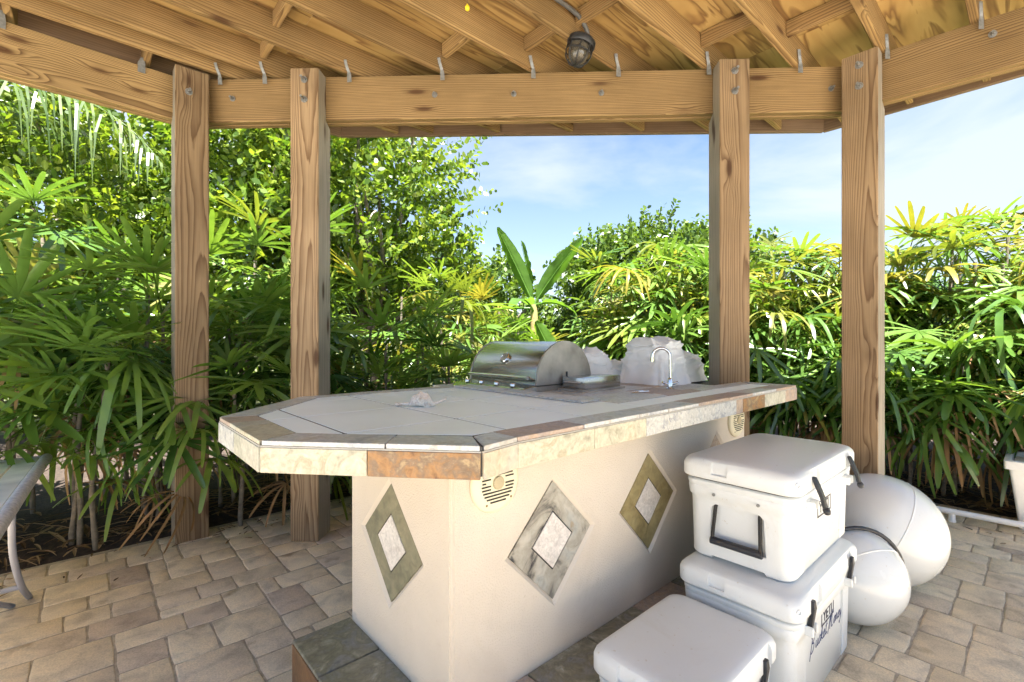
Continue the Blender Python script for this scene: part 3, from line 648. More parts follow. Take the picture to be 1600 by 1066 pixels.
# ------------------------------------------------------------------ speakers
def speaker(cx, label):
    t = thing('wall_speaker', label, 'speaker', (cx, WB-.001, .883), 'round speakers set in the bar front')
    F = Matrix(((1, 0, 0, cx), (0, 0, -1, WB-.001), (0, 1, 0, .883), (0, 0, 0, 1)))
    g = G(); g.lathe([(.096, 0), (.097, .006), (.093, .013), (.084, .018), (.072, .0195), (.01, .021)], 48); obj('faceplate', g, M_cream, t, M=F, smooth=40)
    k = 0
    for i in range(12):
        y = -.058+i*.0105; hw = math.sqrt(max(.066**2-y*y, 0))
        segs = [(-hw, hw)] if abs(y-.004) > .022 else ([(-hw, -.03), (.03, hw)] if abs(y-.004) > .006 else [(-hw*.95, -hw*.75)])
        for a, b in segs:
            if b-a > .006:
                g = G(); g.box(a, b, y-.0021, y+.0021, .0195, .0222); obj('grille_slot', g, M_dark, t, M=F)
    g = G(); g.lathe([(.022, .0205), (.021, .026), (.015, .0275)], 24); obj('tweeter', g, M_mesh, t, M=F, smooth=40)
    for ang in (235, 315, 45, 135):
        g = G(); g.lathe([(.0045, .014), (.004, .0195)], 10, Matrix.Translation((.078*math.cos(R(ang)), .078*math.sin(R(ang)), 0))); obj('screw', g, M_brass, t, M=F)
speaker(.964, 'round cream speaker by the front corner of the bar')
speaker(2.745, 'round cream speaker at the far end of the bar front')

# ------------------------------------------------------------------ grill, side burner, faucet, covers, tongs, shell
ZK = 1.048
gr = thing('built_in_grill', 'stainless built in grill with a domed hood and temperature gauge', 'grill', (1.86, 2.16, ZK))
g = G(); g.box(1.80, 2.36, 1.865, 2.475, ZK, ZK+.03); obj('body', g, M_steel2, gr, bevel=.004)
g = G(); g.prism([(0, 0), (.12, 0), (.12, .034), (.03, .026)], 1.85, 2.49, Matrix(((1, 0, 0, 1.715), (0, 0, 1, 0), (0, 1, 0, ZK), (0, 0, 0, 1)))); obj('control_panel', g, M_steel, gr, bevel=.003)
for i in range(4):
    g = G(); g.lathe([(.016, 0), (.016, .012), (.012, .018)], 16, Matrix.Translation((1.755, 1.96+i*.14, ZK+.03))); obj('knob', g, M_chrome, gr, smooth=40)
prof = [(1.845, ZK+.034)]
for k in range(15):
    a = R(180-k*172/14); prof.append((2.085+.235*math.cos(a) if True else 0, ZK+.045+.236*math.sin(a)))
prof += [(2.32, ZK+.034)]
rings = [[(x, y, z) for x, z in prof] for y in (1.872, 2.468)]
g = G(); g.loft(rings, (False, False)); hood = obj('hood', g, M_steel, gr, smooth=60)
for y0, y1 in ((1.862, 1.874), (2.466, 2.478)):
    sc_ = 1.012; pr = [(2.085+(x-2.085)*sc_, ZK+.034+(z-ZK-.034)*sc_) for x, z in prof]
    g = G(); g.prism(pr, y0, y1, Matrix(((1, 0, 0, 0), (0, 0, 1, 0), (0, 1, 0, 0), (0, 0, 0, 1))))
    me = g.mesh('end_panel'); bm = bmesh.new(); bm.from_mesh(me); bmesh.ops.recalc_face_normals(bm, faces=bm.faces); bm.to_mesh(me); bm.free()
    obj('end_panel', me, M_steel2, hood)
g = G(); g.tube([(1.815, 1.90, ZK+.075), (1.815, 2.44, ZK+.075)], .011, 12)
for y in (1.93, 2.41): g.tube([(1.815, y, ZK+.075), (1.855, y, ZK+.075)], .007, 8)
obj('handle', g, M_chrome, hood, smooth=40)
a = R(146); px, pz = 2.085+.235*math.cos(a), ZK+.045+.236*math.sin(a)
Mg = Matrix.Translation((px, 2.17, pz)) @ Vector((math.cos(a), 0, math.sin(a))).to_track_quat('Z', 'Y').to_matrix().to_4x4()
g = G(); g.lathe([(.034, 0), (.034, .012), (.029, .016), (.027, .012)], 28); gau = obj('gauge', g, M_chrome, hood, M=Mg, smooth=40)
g = G(); g.lathe([(.027, .0125), (.002, .0128)], 28); obj('dial', g, M_steel2, gau, M=Mg)
g = G(); g.box(-.001, .001, 0, .02, .0135, .0145); obj('needle', g, M_lamp, gau, M=Mg)
sb = thing('side_burner', 'low rectangular stainless side burner with a flat lid beside the grill', 'side burner', (2.2, 1.76, ZK))
g = G(); g.box(2.01, 2.40, 1.665, 1.85, ZK, ZK+.012); obj('base', g, M_steel2, sb, bevel=.002)
g = G(); g.box(2.04, 2.375, 1.68, 1.845, ZK+.012, ZK+.078); lid = obj('lid', g, M_steel, sb, bevel=.005, seg=2, smooth=40)
g = G(); g.tube([(2.03, 1.70, ZK+.05), (2.03, 1.825, ZK+.05)], .005, 8); obj('handle', g, M_chrome, lid, smooth=40)
g = G(); g.tube([(2.07, 1.838, ZK+.078), (2.07, 1.838, ZK+.105)], .006, 8); obj('peg', g, M_rubber, lid)
fx, fy = 2.53, 1.445
fc_ = thing('gooseneck_faucet', 'chrome gooseneck faucet on the counter in front of the cloth cover', 'faucet', (fx, fy, ZK))
g = G(); g.lathe([(.024, 0), (.024, .006), (.016, .012), (.0145, .06), (.010, .066)], 20, Matrix.Translation((fx, fy, ZK))); obj('base', g, M_chrome, fc_, smooth=40)
pts = [(fx, fy, ZK+.06), (fx, fy, ZK+.19)]+[(fx+(-.045+.045*math.cos(R(t)))*.75, fy+(.045-.045*math.cos(R(t)))*.85, ZK+.19+.05*math.sin(R(t))) for t in range(15, 181, 15)]
pts.append((pts[-1][0], pts[-1][1], pts[-1][2]-.022))
g = G(); g.tube(pts, .0085, 12); obj('spout', g, M_chrome, fc_, smooth=50)
g = G(); g.lathe([(.011, -.012), (.011, .012)], 12, Matrix.Translation(Vector(pts[-1])+Vector((0, 0, .004)))); obj('aerator', g, M_chrome, fc_, smooth=40)
for s_ in (-1, 1):
    g = G(); q = Vector((fx, fy, ZK+.03)); e = q+Vector((.03*s_*.75, -.03*s_*.67, .006)); g.tube([q, e, e+Vector((.012*s_, -.01*s_, .008))], [.007, .008, .006], 10); obj('handle', g, M_chrome, fc_, smooth=40)
def fold(p, seed):
    """slumped cloth: soft swells, long creases and small wrinkles"""
    o = Vector((seed, seed*2, seed*3)); h = .016*mnoise.noise(p*5+o)
    for k, (sx, sz_, am) in enumerate(((6, 8, .024), (10, 17, .014), (17, 26, .004))):
        q = Vector(((p.x-p.y*.6)*sx*.7, (p.x*.4+p.y)*sx, p.z*sz_))+o*(k+1.3); q += Vector((1, 1, 1))*.5*mnoise.noise(q*.7)
        h += am*(1-min(1, abs(mnoise.noise(q))*4.5))**1.6
    return h
def cover(name, label, lumps, seed):
    t = thing(name, label, 'cover', (sum(l[0] for l in lumps)/len(lumps), sum(l[1] for l in lumps)/len(lumps), ZK))
    for k, (cx, cy, hx, hy, hz_, lean) in enumerate(lumps):
        g = G(); nu, nv = 96, 40; rings = []
        for j in range(nv+1):
            v = j/nv*math.pi/2*.985; cz, sz = max(math.cos(v), 0)**.34, math.sin(v)**.66; ring = []
            for i in range(nu):
                u = 2*math.pi*i/nu; cu, su = math.cos(u), math.sin(u)
                ex, ey = math.copysign(abs(cu)**.55, cu), math.copysign(abs(su)**.55, su)
                p = Vector((cx+hx*ex*cz+lean*sz, cy+hy*ey*cz, ZK+hz_*sz)); nrm = Vector((ex*cz/hx, ey*cz/hy, sz/hz_)).normalized()
                d = fold(p, seed+k*5); d *= min(1, .25+sz*1.5); flare = .045*(1-sz)**2*(.5+.5*abs(math.sin(u*6.5+seed+1.5*mnoise.noise(Vector((cu*2, su*2, seed))))))
                q = p+nrm*d+Vector((ex, ey, 0))*flare; q.z = max(q.z, ZK+.001) if j else ZK+.001; ring.append(q)
            rings.append(ring)
        g.loft(rings, (False, True)); obj('cloth', g, M_cloth, t, smooth=80)
        g = G(); pts = []
        for i in range(nu//2+1):
            q = rings[24][(i+nu//4+12) % nu]; pts.append(Vector(q)+Vector((0, 0, .002)))
        g.tube(pts, .0035, 5); obj('piping', g, M_cloth, t, smooth=60)
    return t
cover('cloth_cover', 'large crumpled pale cloth cover over an appliance behind the faucet', [(2.85, 1.75, .14, .17, .285, .015), (3.12, 1.78, .22, .15, .20, .0)], 2.0)
cover('cloth_cover', 'low crumpled pale cloth cover right behind the grill hood', [(2.56, 2.14, .14, .17, .215, -.02), (2.80, 2.12, .17, .15, .12, -.03)], 8.0)
tg = thing('serving_tongs', 'small steel serving tongs lying on the dark counter tiles', 'tongs', (2.2, 1.46, ZK))
for s_ in (-1, 1):
    g = G(); g.tube([(2.16, 1.46, ZK+.006), (2.21, 1.46+s_*.012, ZK+.008), (2.29, 1.455+s_*.018, ZK+.006)], .004, 6); obj('arm', g, M_chrome, tg)
sh = thing('conch_shell', 'spiky cream conch shell lying on the pale table tiles', 'shell', (1.0, 1.60, ZC))
g = G(); rings = []; n = 22
sc0, sdir = Vector((.97, 1.62, 0)), Vector((.745, -.667, 0)); ax0, ax1 = sc0-sdir*.1+Vector((0, 0, ZC+.01)), sc0+sdir*.1+Vector((0, 0, ZC+.03))
axd = (ax1-ax0).normalized(); u_ = axd.cross(Vector((0, 0, 1))).normalized(); w_ = u_.cross(axd)
for k in range(31):
    t = k/30; r_ = .006+.028*math.exp(-((t-.52)/.21)**4)+.004*(1-t)+.004*math.sin(t*40)*math.exp(-((t-.5)/.2)**2); 
    r_ *= .80; c = ax0.lerp(ax1, t); c.z = ZC+max(.008, r_*.9)+(.022*(t-.75)/.25 if t > .75 else 0); ring = []
    for i in range(n):
        a = 2*math.pi*i/n; rr = r_*(1+.30*max(0, math.cos(5*a+t*9))**3*math.exp(-((t-.58)/.14)**2)+.05*math.sin(9*a))
        ring.append(c+(u_*math.cos(a)+w_*math.sin(a)*.85)*rr)
    rings.append(ring)
g.loft(rings); obj('body', g, M_shell, sh, smooth=50)
g = G(); r5 = random.Random(2)
for i in range(16):
    t = r5.uniform(.36, .74); q = ax0.lerp(ax1, t); a = r5.uniform(-.2, 3.3); rr = .028*math.exp(-((t-.52)/.21)**4)*.66
    c = Vector((q.x, q.y, ZC+rr*.9+.004)); d = (u_*math.cos(a)+w_*math.sin(a)*.8).normalized(); c.z -= .004; g.tube([c+d*rr*.6, c+d*(rr+.003), c+d*(rr+.007)], [.006, .005, .002], 6)
obj('knobs', g, M_shell, sh, smooth=50)

# ------------------------------------------------------------------ coolers
def rrect(x0, x1, y0, y1, r, z, n=6):
    pts = []
    for cx, cy, a0 in ((x1-r, y0+r, -90), (x1-r, y1-r, 0), (x0+r, y1-r, 90), (x0+r, y0+r, 180)):
        for k in range(n+1):
            a = R(a0+90*k/n); pts.append((cx+r*math.cos(a), cy+r*math.sin(a), z))
    return pts
def boolean(me, cutters):
    o = bpy.data.objects.new('tmp', me); COL.objects.link(o); cs = []
    for c in cutters:
        co = bpy.data.objects.new('tmpc', c); COL.objects.link(co); cs.append(co)
        md = o.modifiers.new('b', 'BOOLEAN'); md.object = co; md.operation = 'DIFFERENCE'; md.solver = 'EXACT'
    dg = bpy.context.evaluated_depsgraph_get(); out = bpy.data.meshes.new_from_object(o.evaluated_get(dg))
    for q in [o]+cs: bpy.data.objects.remove(q)
    return out
def text_mesh(s, size, depth=.0006, bold=0):
    c = bpy.data.curves.new('t', 'FONT'); c.body = s; c.size = size; c.extrude = depth; c.align_x = 'CENTER'; c.align_y = 'CENTER'; c.offset = bold; c.resolution_u = 4
    o = bpy.data.objects.new('t', c); COL.objects.link(o); dg = bpy.context.evaluated_depsgraph_get(); dg.update()
    me = bpy.data.meshes.new_from_object(o.evaluated_get(dg)); bpy.data.objects.remove(o); return me
def cooler(label, x0, x1, y0, y1, z0, z1, latches, handle=True, logo=None, script=None):
    t = thing('hard_cooler', label, 'cooler', ((x0+x1)/2, (y0+y1)/2, z0), 'white hard coolers piled by the bar')
    H = z1-z0; zl = z1-.088; r = .05
    def ring(ins, z, rr=r): return rrect(x0+ins, x1-ins, y0+ins, y1-ins, rr, z)
    g = G(); g.loft([ring(.042, z0+.002, .04), ring(.029, z0+.014), ring(.025, zl-.10), ring(.024, zl-.072), ring(.017, zl-.066), ring(.014, zl-.030), ring(.016, zl-.026), ring(.013, zl-.022), ring(.012, zl-.006), ring(.02, zl)])
    me = g.mesh('body')
    cut = []
    ym, hh = (y0+y1)/2, (y1-y0)*.235
    for xs_ in (x0, x1):
        s_ = -1 if xs_ == x0 else 1
        c = G(); xa, xb = xs_+s_*.06, xs_-s_*.048
        rr = [(ym-hh, z0+.075), (ym+hh, z0+.075), (ym+hh*.94, zl-.105), (ym+hh*.8, zl-.09), (ym-hh*.8, zl-.09), (ym-hh*.94, zl-.105)]
        c.loft([[(xa, y, z) for y, z in rr], [(xb, y, z) for y, z in rr]]); cm = c.mesh('c'); bm = bmesh.new(); bm.from_mesh(cm); bmesh.ops.recalc_face_normals(bm, faces=bm.faces); bm.to_mesh(cm); bm.free(); cut.append(cm)
        c = G(); rr = [(ym-hh, z0-.01), (ym+hh, z0-.01), (ym+hh*.96, z0+.018), (ym-hh*.96, z0+.018)]
        c.loft([[(xa, y, z) for y, z in rr], [(xb+s_*-.02, y, z) for y, z in rr]]); cm = c.mesh('c'); bm = bmesh.new(); bm.from_mesh(cm); bmesh.ops.recalc_face_normals(bm, faces=bm.faces); bm.to_mesh(cm); bm.free(); cut.append(cm)
    xm, hw = (x0+x1)/2, (x1-x0)*.30
    c = G(); rr = [(xm-hw, z0-.02), (xm+hw, z0-.02), (xm+hw, zl-.09), (xm+hw-.02, zl-.07), (xm-hw+.02, zl-.07), (xm-hw, zl-.09)]
    c.loft([[(x, y0-.02, z) for x, z in rr], [(x, y0+.033, z) for x, z in rr]]); cm = c.mesh('c'); bm = bmesh.new(); bm.from_mesh(cm); bmesh.ops.recalc_face_normals(bm, faces=bm.faces); bm.to_mesh(cm); bm.free(); cut.append(cm)
    me = boolean(me, cut)
    bm = bmesh.new(); bm.from_mesh(me); bmesh.ops.remove_doubles(bm, verts=bm.verts, dist=.0008)
    bmesh.ops.bevel(bm, geom=[e for e in bm.edges if len(e.link_faces) == 2 and e.calc_face_angle(0) > R(38)], offset=.005, segments=2, affect='EDGES', clamp_overlap=True); bm.to_mesh(me); bm.free()
    me.polygons.foreach_set('use_smooth', [True]*len(me.polygons)); me.set_sharp_from_angle(angle=R(50)); me.materials.clear()
    body = obj('body', me, M_white, t)
    g = G(); g.loft([ring(.010, zl+.006), ring(.002, zl+.011), ring(0, zl+.015), ring(.0, zl+.055), ring(.004, zl+.068), ring(.014, zl+.080), ring(.03, zl+.086), ring(.05, zl+.088, .04)])
    ldm = g.mesh('lid'); cut = []
    # tie-down notches along the front edge and corner
    for cx in (x0+(x1-x0)*.27, x0+(x1-x0)*.80):
        c = G(); c.box(cx-.03, cx+.03, y0-.03, y0+.012, zl-.02, zl+.10, None); cut.append(c.mesh('c'))
    for cy in (y0+(y1-y0)*.63,):
        c = G(); c.box(x0-.03, x0+.010, cy-.03, cy+.03, zl+.03, zl+.13); cut.append(c.mesh('c'))
    ldm = boolean(ldm, cut); bm = bmesh.new(); bm.from_mesh(ldm)
    bmesh.ops.bevel(bm, geom=[e for e in bm.edges if len(e.link_faces) == 2 and e.calc_face_angle(0) > R(40)], offset=.004, segments=2, affect='EDGES', clamp_overlap=True); bm.to_mesh(ldm); bm.free()
    ldm.polygons.foreach_set('use_smooth', [True]*len(ldm.polygons)); ldm.set_sharp_from_angle(angle=R(50)); ldm.materials.clear()
    lid = obj('lid', ldm, M_white, t)
    g = G(); g.loft([ring(.022, zl-.001), ring(.022, zl+.007)]); obj('gasket', g, M_dark, lid)
    g = G(); g.lathe([(.009, 0), (.009, .012), (.006, .013), (.006, .003)], 14, Matrix.Translation((x0+.028, y0+.016, zl+.05)) @ Matrix.Rotation(R(-135), 4, 'Z') @ Matrix.Rotation(R(90), 4, 'Y')); obj('lock_boss', g, M_white, lid, smooth=40)
    for i, (lx, open_) in enumerate(latches):
        d = .020 if open_ else -.012
        g = G(); pts = [(lx-.004, y0-.003, zl+.058), (lx-.002, y0-.008-d*.3, zl+.03), (lx, y0-.010-d, zl-.012), (lx+.002, y0-.009-d*1.4, zl-.048)]
        rings = []
        for (px_, py_, pz_), hwid, th in zip(pts, (.011, .013, .012, .009), (.006, .007, .007, .007)):
            rings.append([(px_-hwid, py_-th, pz_), (px_+hwid, py_-th, pz_), (px_+hwid, py_+th, pz_), (px_-hwid, py_+th, pz_)])
        g.loft(rings); la = obj('latch', g, M_rubber, t, bevel=.002, smooth=40)
        g = G(); g.lathe([(.002, -.012), (.012, -.008), (.014, 0), (.012, .008), (.002, .012)], 14, Matrix.Translation((lx+.003, y0-.012-d*1.5, zl-.058)) @ Matrix.Rotation(R(70), 4, 'X')); obj('latch_ball', g, M_rubber, la, smooth=60)
        for s_ in (-1, 1):
            g = G(); g.box(lx+s_*.022-.006, lx+s_*.022+.006, y0-.012, y0+.03, zl-.062, zl-.028); obj('latch_keeper', g, M_white, body, bevel=.004)
    if handle:
        hz0, hz1 = z0+.085, zl-.085; xx = x0+.030
        for s_, nm in ((-1, 0), (1, 1)):
            ya, yb = ym+s_*hh*.80, ym+s_*hh*.86
            g = G(); g.tube([(xx+.01, ya, hz1), (xx+.0, ya, hz1-.015), (xx-.012, yb, hz0+.03), (xx-.014, yb, hz0)], .0075, 8); obj('handle_rope', g, M_rope, t, smooth=50)
            g = G(); g.lathe([(.006, 0), (.006, .004)], 10, Matrix.Translation((x0+.014, ya, zl-.05)) @ Matrix.Rotation(R(-90), 4, 'Y')); obj('rope_plug', g, M_galv, body)
        g = G(); g.tube([(xx-.014, ym-hh*.92, hz0), (xx-.014, ym+hh*.92, hz0)], .0145, 12); gp = obj('grip', g, M_rubber, t, smooth=40)
    F = lambda px_, pz_, dd: Matrix(((1, 0, 0, px_), (0, 0, -1, y0+dd), (0, 1, 0, pz_), (0, 0, 0, 1)))
    if logo:
        lx, lz, s_ = logo; dd = .0318
        me = text_mesh('YETI', s_, .0004, s_*.012); me.transform(Matrix.Scale(1.05, 4, (1, 0, 0))); obj('logo_letters', me, M_print, body, M=F(lx, lz, dd))
        g = G(); a_, b_ = s_*1.42, s_*.52; tck = s_*.085
        for q in ((-a_, a_, b_-tck, b_), (-a_, a_, -b_, -b_+tck), (-a_, -a_+tck, -b_, b_), (a_-tck, a_, -b_, b_)): g.box(q[0], q[1], q[2], q[3], 0, .0009)
        obj('logo_border', g, M_print, body, M=F(lx, lz, dd))
    if script:
        lx, lz, s_ = script; dd = .0322
        L = {'B': (1.05, [[(.35, 1.0), (.25, .5), (.08, -.35)], [(.15, .85), (.45, 1.05), (.75, .9), (.6, .62), (.35, .52), (.7, .42), (.65, .1), (.3, -.02), (.12, .12)]]),
             'u': (.55, [[(.12, .42), (.06, .12), (.18, 0), (.36, .12), (.44, .42), (.38, .1), (.5, .0), (.58, .08)]]),
             'c': (.45, [[(.4, .38), (.25, .44), (.1, .2), (.2, 0), (.45, .1)]]),
             'k': (.52, [[(.0, .1), (.3, .95), (.12, 0)], [(.45, .42), (.2, .22), (.32, .1), (.5, .0), (.56, .06)]]),
             'e': (.42, [[(.08, .18), (.34, .3), (.28, .43), (.12, .3), (.12, .05), (.28, 0), (.45, .1)]]),
             't': (.42, [[(.3, .8), (.14, .15), (.24, 0), (.42, .1)], [(.08, .52), (.42, .56)]]),
             ' ': (.3, []),
             'M': (1.15, [[(-.05, -.15), (.2, .5), (.42, 1.02), (.38, .5), (.34, .0)], [(.42, .4), (.72, 1.05), (.72, .5), (.74, .02), (.95, .06)]]),
             'o': (.46, [[(.3, .42), (.1, .3), (.1, .04), (.28, .04), (.38, .26), (.3, .42), (.48, .36)]]),
             'n': (.55, [[(.1, .42), (.06, .0)], [(.07, .2), (.26, .44), (.36, .3), (.34, .05), (.46, .02), (.56, .1)]]),
             'y': (.55, [[(.12, .42), (.1, .15), (.25, .05), (.42, .42)], [(.42, .42), (.28, -.2), (.1, -.45), (.02, -.3)]])}
        word = 'Bucket Money'; W_ = sum(L[c][0] for c in word); xx = -W_/2; g = G()
        for c in word:
            for stq in L[c][1]:
                p = smoothpts([((xx+px_+py_*.28)*s_, py_*s_+(xx/W_)*.0, 0) for px_, py_ in stq], 4); g.tube(p, s_*.045, 5)
            xx += L[c][0]
        obj('script_lettering', g, M_ink, body, M=F(lx, lz, dd) @ Matrix.Scale(.25, 4, (0, 0, 1)))
    return t
cooler('white hard cooler on top of the stack, black rope handle hanging down its end', 1.815, 2.58, .555, .995, .462, .865, ((1.97, True), (2.44, True)), True, (2.22, .664, .06))
cooler('white hard cooler at the bottom of the stack with blue handwritten lettering', 1.745, 2.51, .53, .975, .0, .462, ((1.872, False), (2.37, False)), False, (2.17, .262, .055), (2.16, .185, .06))
cooler('low white hard cooler in front, lid bare, set against the stacked pair', 1.20, 1.735, .585, .978, .0, .352, ((1.60, False),), False)

# ------------------------------------------------------------------ buoys, strap, pipe stand, bin
def buoy(label, c, r, ax, sq, eye):
    t = thing('mooring_buoy', label, 'buoy', (c[0], c[1], 0), 'round white buoys on the pavers')
    ax = Vector(ax).normalized(); M = Matrix.Translation(c) @ ax.to_track_quat('Z', 'Y').to_matrix().to_4x4()
    prof = []
    for k in range(1, 36):
        a = math.pi*k/36; z = -math.cos(a)*r*sq; q = math.sin(a)*r
        if k == 18: prof += [(q, z-.004), (q+.0022, z-.002), (q+.0022, z+.002), (q, z+.004)]
        else: prof.append((q, z))
    g = G(); g.lathe(prof, 64, M); obj('ball', g, M_vinyl, t, smooth=40)
    g = G(); g.lathe([(.05, r*sq-.02), (.045, r*sq+.012), (.03, r*sq+.018)], 24, M); obj('boss', g, M_vinyl, t, smooth=40)
    return t
b_c1 = Vector((2.73, .605, .216)); b_c2 = Vector((3.265, .60, .293))
buoy('smaller white vinyl buoy lying right behind the cooler stack', b_c1, .216, (.35, .6, .55), 1.0, 0)
buoy('larger white vinyl buoy lying against the far right post', b_c2, .293, (-.3, .7, .4), 1.0, 0)
g = G(); pts = []
for k in range(19):
    a = R(-58+k*9.5); d = Vector((math.cos(TH), math.sin(TH), 0)); side = Vector((d.y, -d.x, 0))
    v = (side*math.sin(a)*.86+Vector((0, 0, math.cos(a)))*1.0+d*-.10).normalized(); pts.append(b_c1+v*.2285)
g.tube(pts, .0095, 8); tag(obj('rubber_strap', g, M_rubber, smooth=50), 'black rubber strap stretched over the smaller buoy', 'strap')
ps = thing('pipe_stand', 'low white plastic pipe frame lying on the pavers before the bin', 'pipe frame', (4.76, .3, 0))
g = G(); g.tube([(4.735, .56, .075), (4.775, -.9, .075)], .021, 14); obj('rail', g, M_pvc, ps, smooth=40)
for y in (.44, -.6):
    x = 4.735+(.56-y)*.027; g = G(); g.lathe([(.024, 0), (.024, .012), (.02, .014), (.02, .06)], 14, Matrix.Translation((x, y, 0.001))); obj('foot', g, M_pvc, ps, smooth=40)
bn = thing('planter_bin', 'tapered white plastic bin with a rim at the right edge', 'bin', (5.02, -.06, 0))
def br(hx, z): return rrect(5.05-hx, 5.05+hx, -.06-hx, -.06+hx, .02, z, 3)
g = G(); g.loft([br(.165, .002), br(.215, .43), br(.20, .43), br(.155, .03)], (True, True)); obj('body', g, M_pvc, bn, smooth=40)
g = G(); g.loft([br(.216, .425), br(.24, .43), br(.24, .485), br(.232, .49), br(.205, .49), br(.20, .43)], (False, False)); obj('rim', g, M_pvc, bn, smooth=30)
g = G(); g.loft([br(.19, .45), br(.19, .458)]); obj('fill', g, M_slat, bn)
g = G(); g.tube([(5.12, -.12, .46), (5.10, -.10, .70), (5.09, -.085, .78), (5.085, -.08, .80)], [.05, .05, .046, .02], 16); tag(obj('dark_canister', g, M_frame, smooth=50), 'dark grey rounded canister standing in the white bin', 'canister')

# ------------------------------------------------------------------ bench at the left edge
be = thing('garden_bench', 'taupe slatted bench with a grey wrapped rail at the left edge', 'bench', (-.5, 3.7, 0))
zs_ = .60
g = G(); g.tube([(-.275, 2.5, zs_), (-.235, 3.4, zs_), (-.195, 4.12, zs_+.004)], .028, 14); obj('rail', g, M_wicker, be, smooth=40)
g = G(); g.tube([(-.195, 4.12, zs_+.004), (-.9, 4.15, zs_)], .018, 10); obj('end_rail', g, M_wicker, be, smooth=40)
for k in range(6):
    e0, e1 = -.305-k*.105, -.225-k*.105; g = G(); g.prism([(e0-.097, 2.5), (e0, 2.5), (e1, 4.11), (e1-.097, 4.11)], zs_-.008, zs_+.012); obj('slat', g, M_slat, be, bevel=.003)
g = G(); g.tube(smoothpts([(-.262, 3.16, zs_-.02), (-.262, 3.17, .36), (-.245, 3.30, .15), (-.228, 3.50, .0)], 6), .0135, 10); obj('leg', g, M_frame, be, smooth=50)
g = G(); g.tube(smoothpts([(-.85, 3.16, zs_-.02), (-.85, 3.17, .36), (-.85, 3.30, .15), (-.85, 3.50, .0)], 6), .0135, 10); obj('leg', g, M_frame, be, smooth=50)
g = G(); g.tube(smoothpts([(-.40, 3.02, .36), (-.36, 3.2, .16), (-.285, 3.44, .0)], 6), .0125, 10); obj('brace', g, M_frame, be, smooth=50)
g = G(); g.tube([(-.25, 3.32, .13), (-.85, 3.32, .13)], .013, 8); obj('stretcher', g, M_frame, be, smooth=50)

# ------------------------------------------------------------------ ceiling lamp and tag
lp = thing('caged_ceiling_lamp', 'black caged jar lamp hanging from a rafter on a grey conduit', 'ceiling lamp', (2.24, 1.88, 3.1))
ML = Matrix.Translation((2.235, 1.865, 3.145)) @ Matrix.Rotation(R(14), 4, 'X') @ Matrix.Rotation(R(10), 4, 'Y') @ Matrix.Rotation(R(180), 4, 'X')
g = G(); g.lathe([(.03, -.03), (.072, -.022), (.085, -.01), (.088, .014), (.082, .024), (.07, .026)], 32); obj('housing', g, M_lamp, lp, M=ML, smooth=40)
g = G(); g.lathe([(.064, .02), (.066, .06), (.056, .10), (.032, .125), (.004, .132)], 28); obj('jar', g, M_glass, lp, M=ML, smooth=60)
for k in range(4):
    a = k*math.pi/4; g = G(); g.tube(smoothpts([(.078*s*math.cos(a), .078*s*math.sin(a), z) for s, z in ((1, .02), (.98, .07), (.74, .118), (0.0, .142), (-.74, .118), (-.98, .07), (-1, .02))], 4), .0042, 7); obj('cage_bar', g, M_lamp, lp, M=ML, smooth=60)
g = G(); g.tube([(.079*math.cos(R(t)), .079*math.sin(R(t)), .066) for t in range(0, 361, 15)], .0042, 7); obj('cage_ring', g, M_lamp, lp, M=ML, smooth=60)
g = G(); g.tube(smoothpts([(2.27, 1.855, 3.165), (2.27, 1.85, 3.22), (2.18, 1.85, 3.28), (1.95, 1.855, 3.292), (1.6, 1.862, 3.293), (1.0, 1.864, 3.30)], 6), .0135, 10); obj('conduit', g, M_cond, lp, smooth=50)
yt = thing('yellow_tag', 'tiny yellow plastic tag dangling from the ceiling', 'tag', (1.51, 2.05, 3.1))
g = G(); g.tube([(1.51, 2.05, 3.345), (1.512, 2.05, 3.13)], .0012, 5); obj('string', g, M_cond, yt)
g = G(); g.lathe([(.003, .02), (.006, .012), (.013, .004), (.011, -.012), (.003, -.016)], 10, Matrix.Translation((1.512, 2.05, 3.115))); obj('bulb', g, M_yellow, yt, smooth=60)

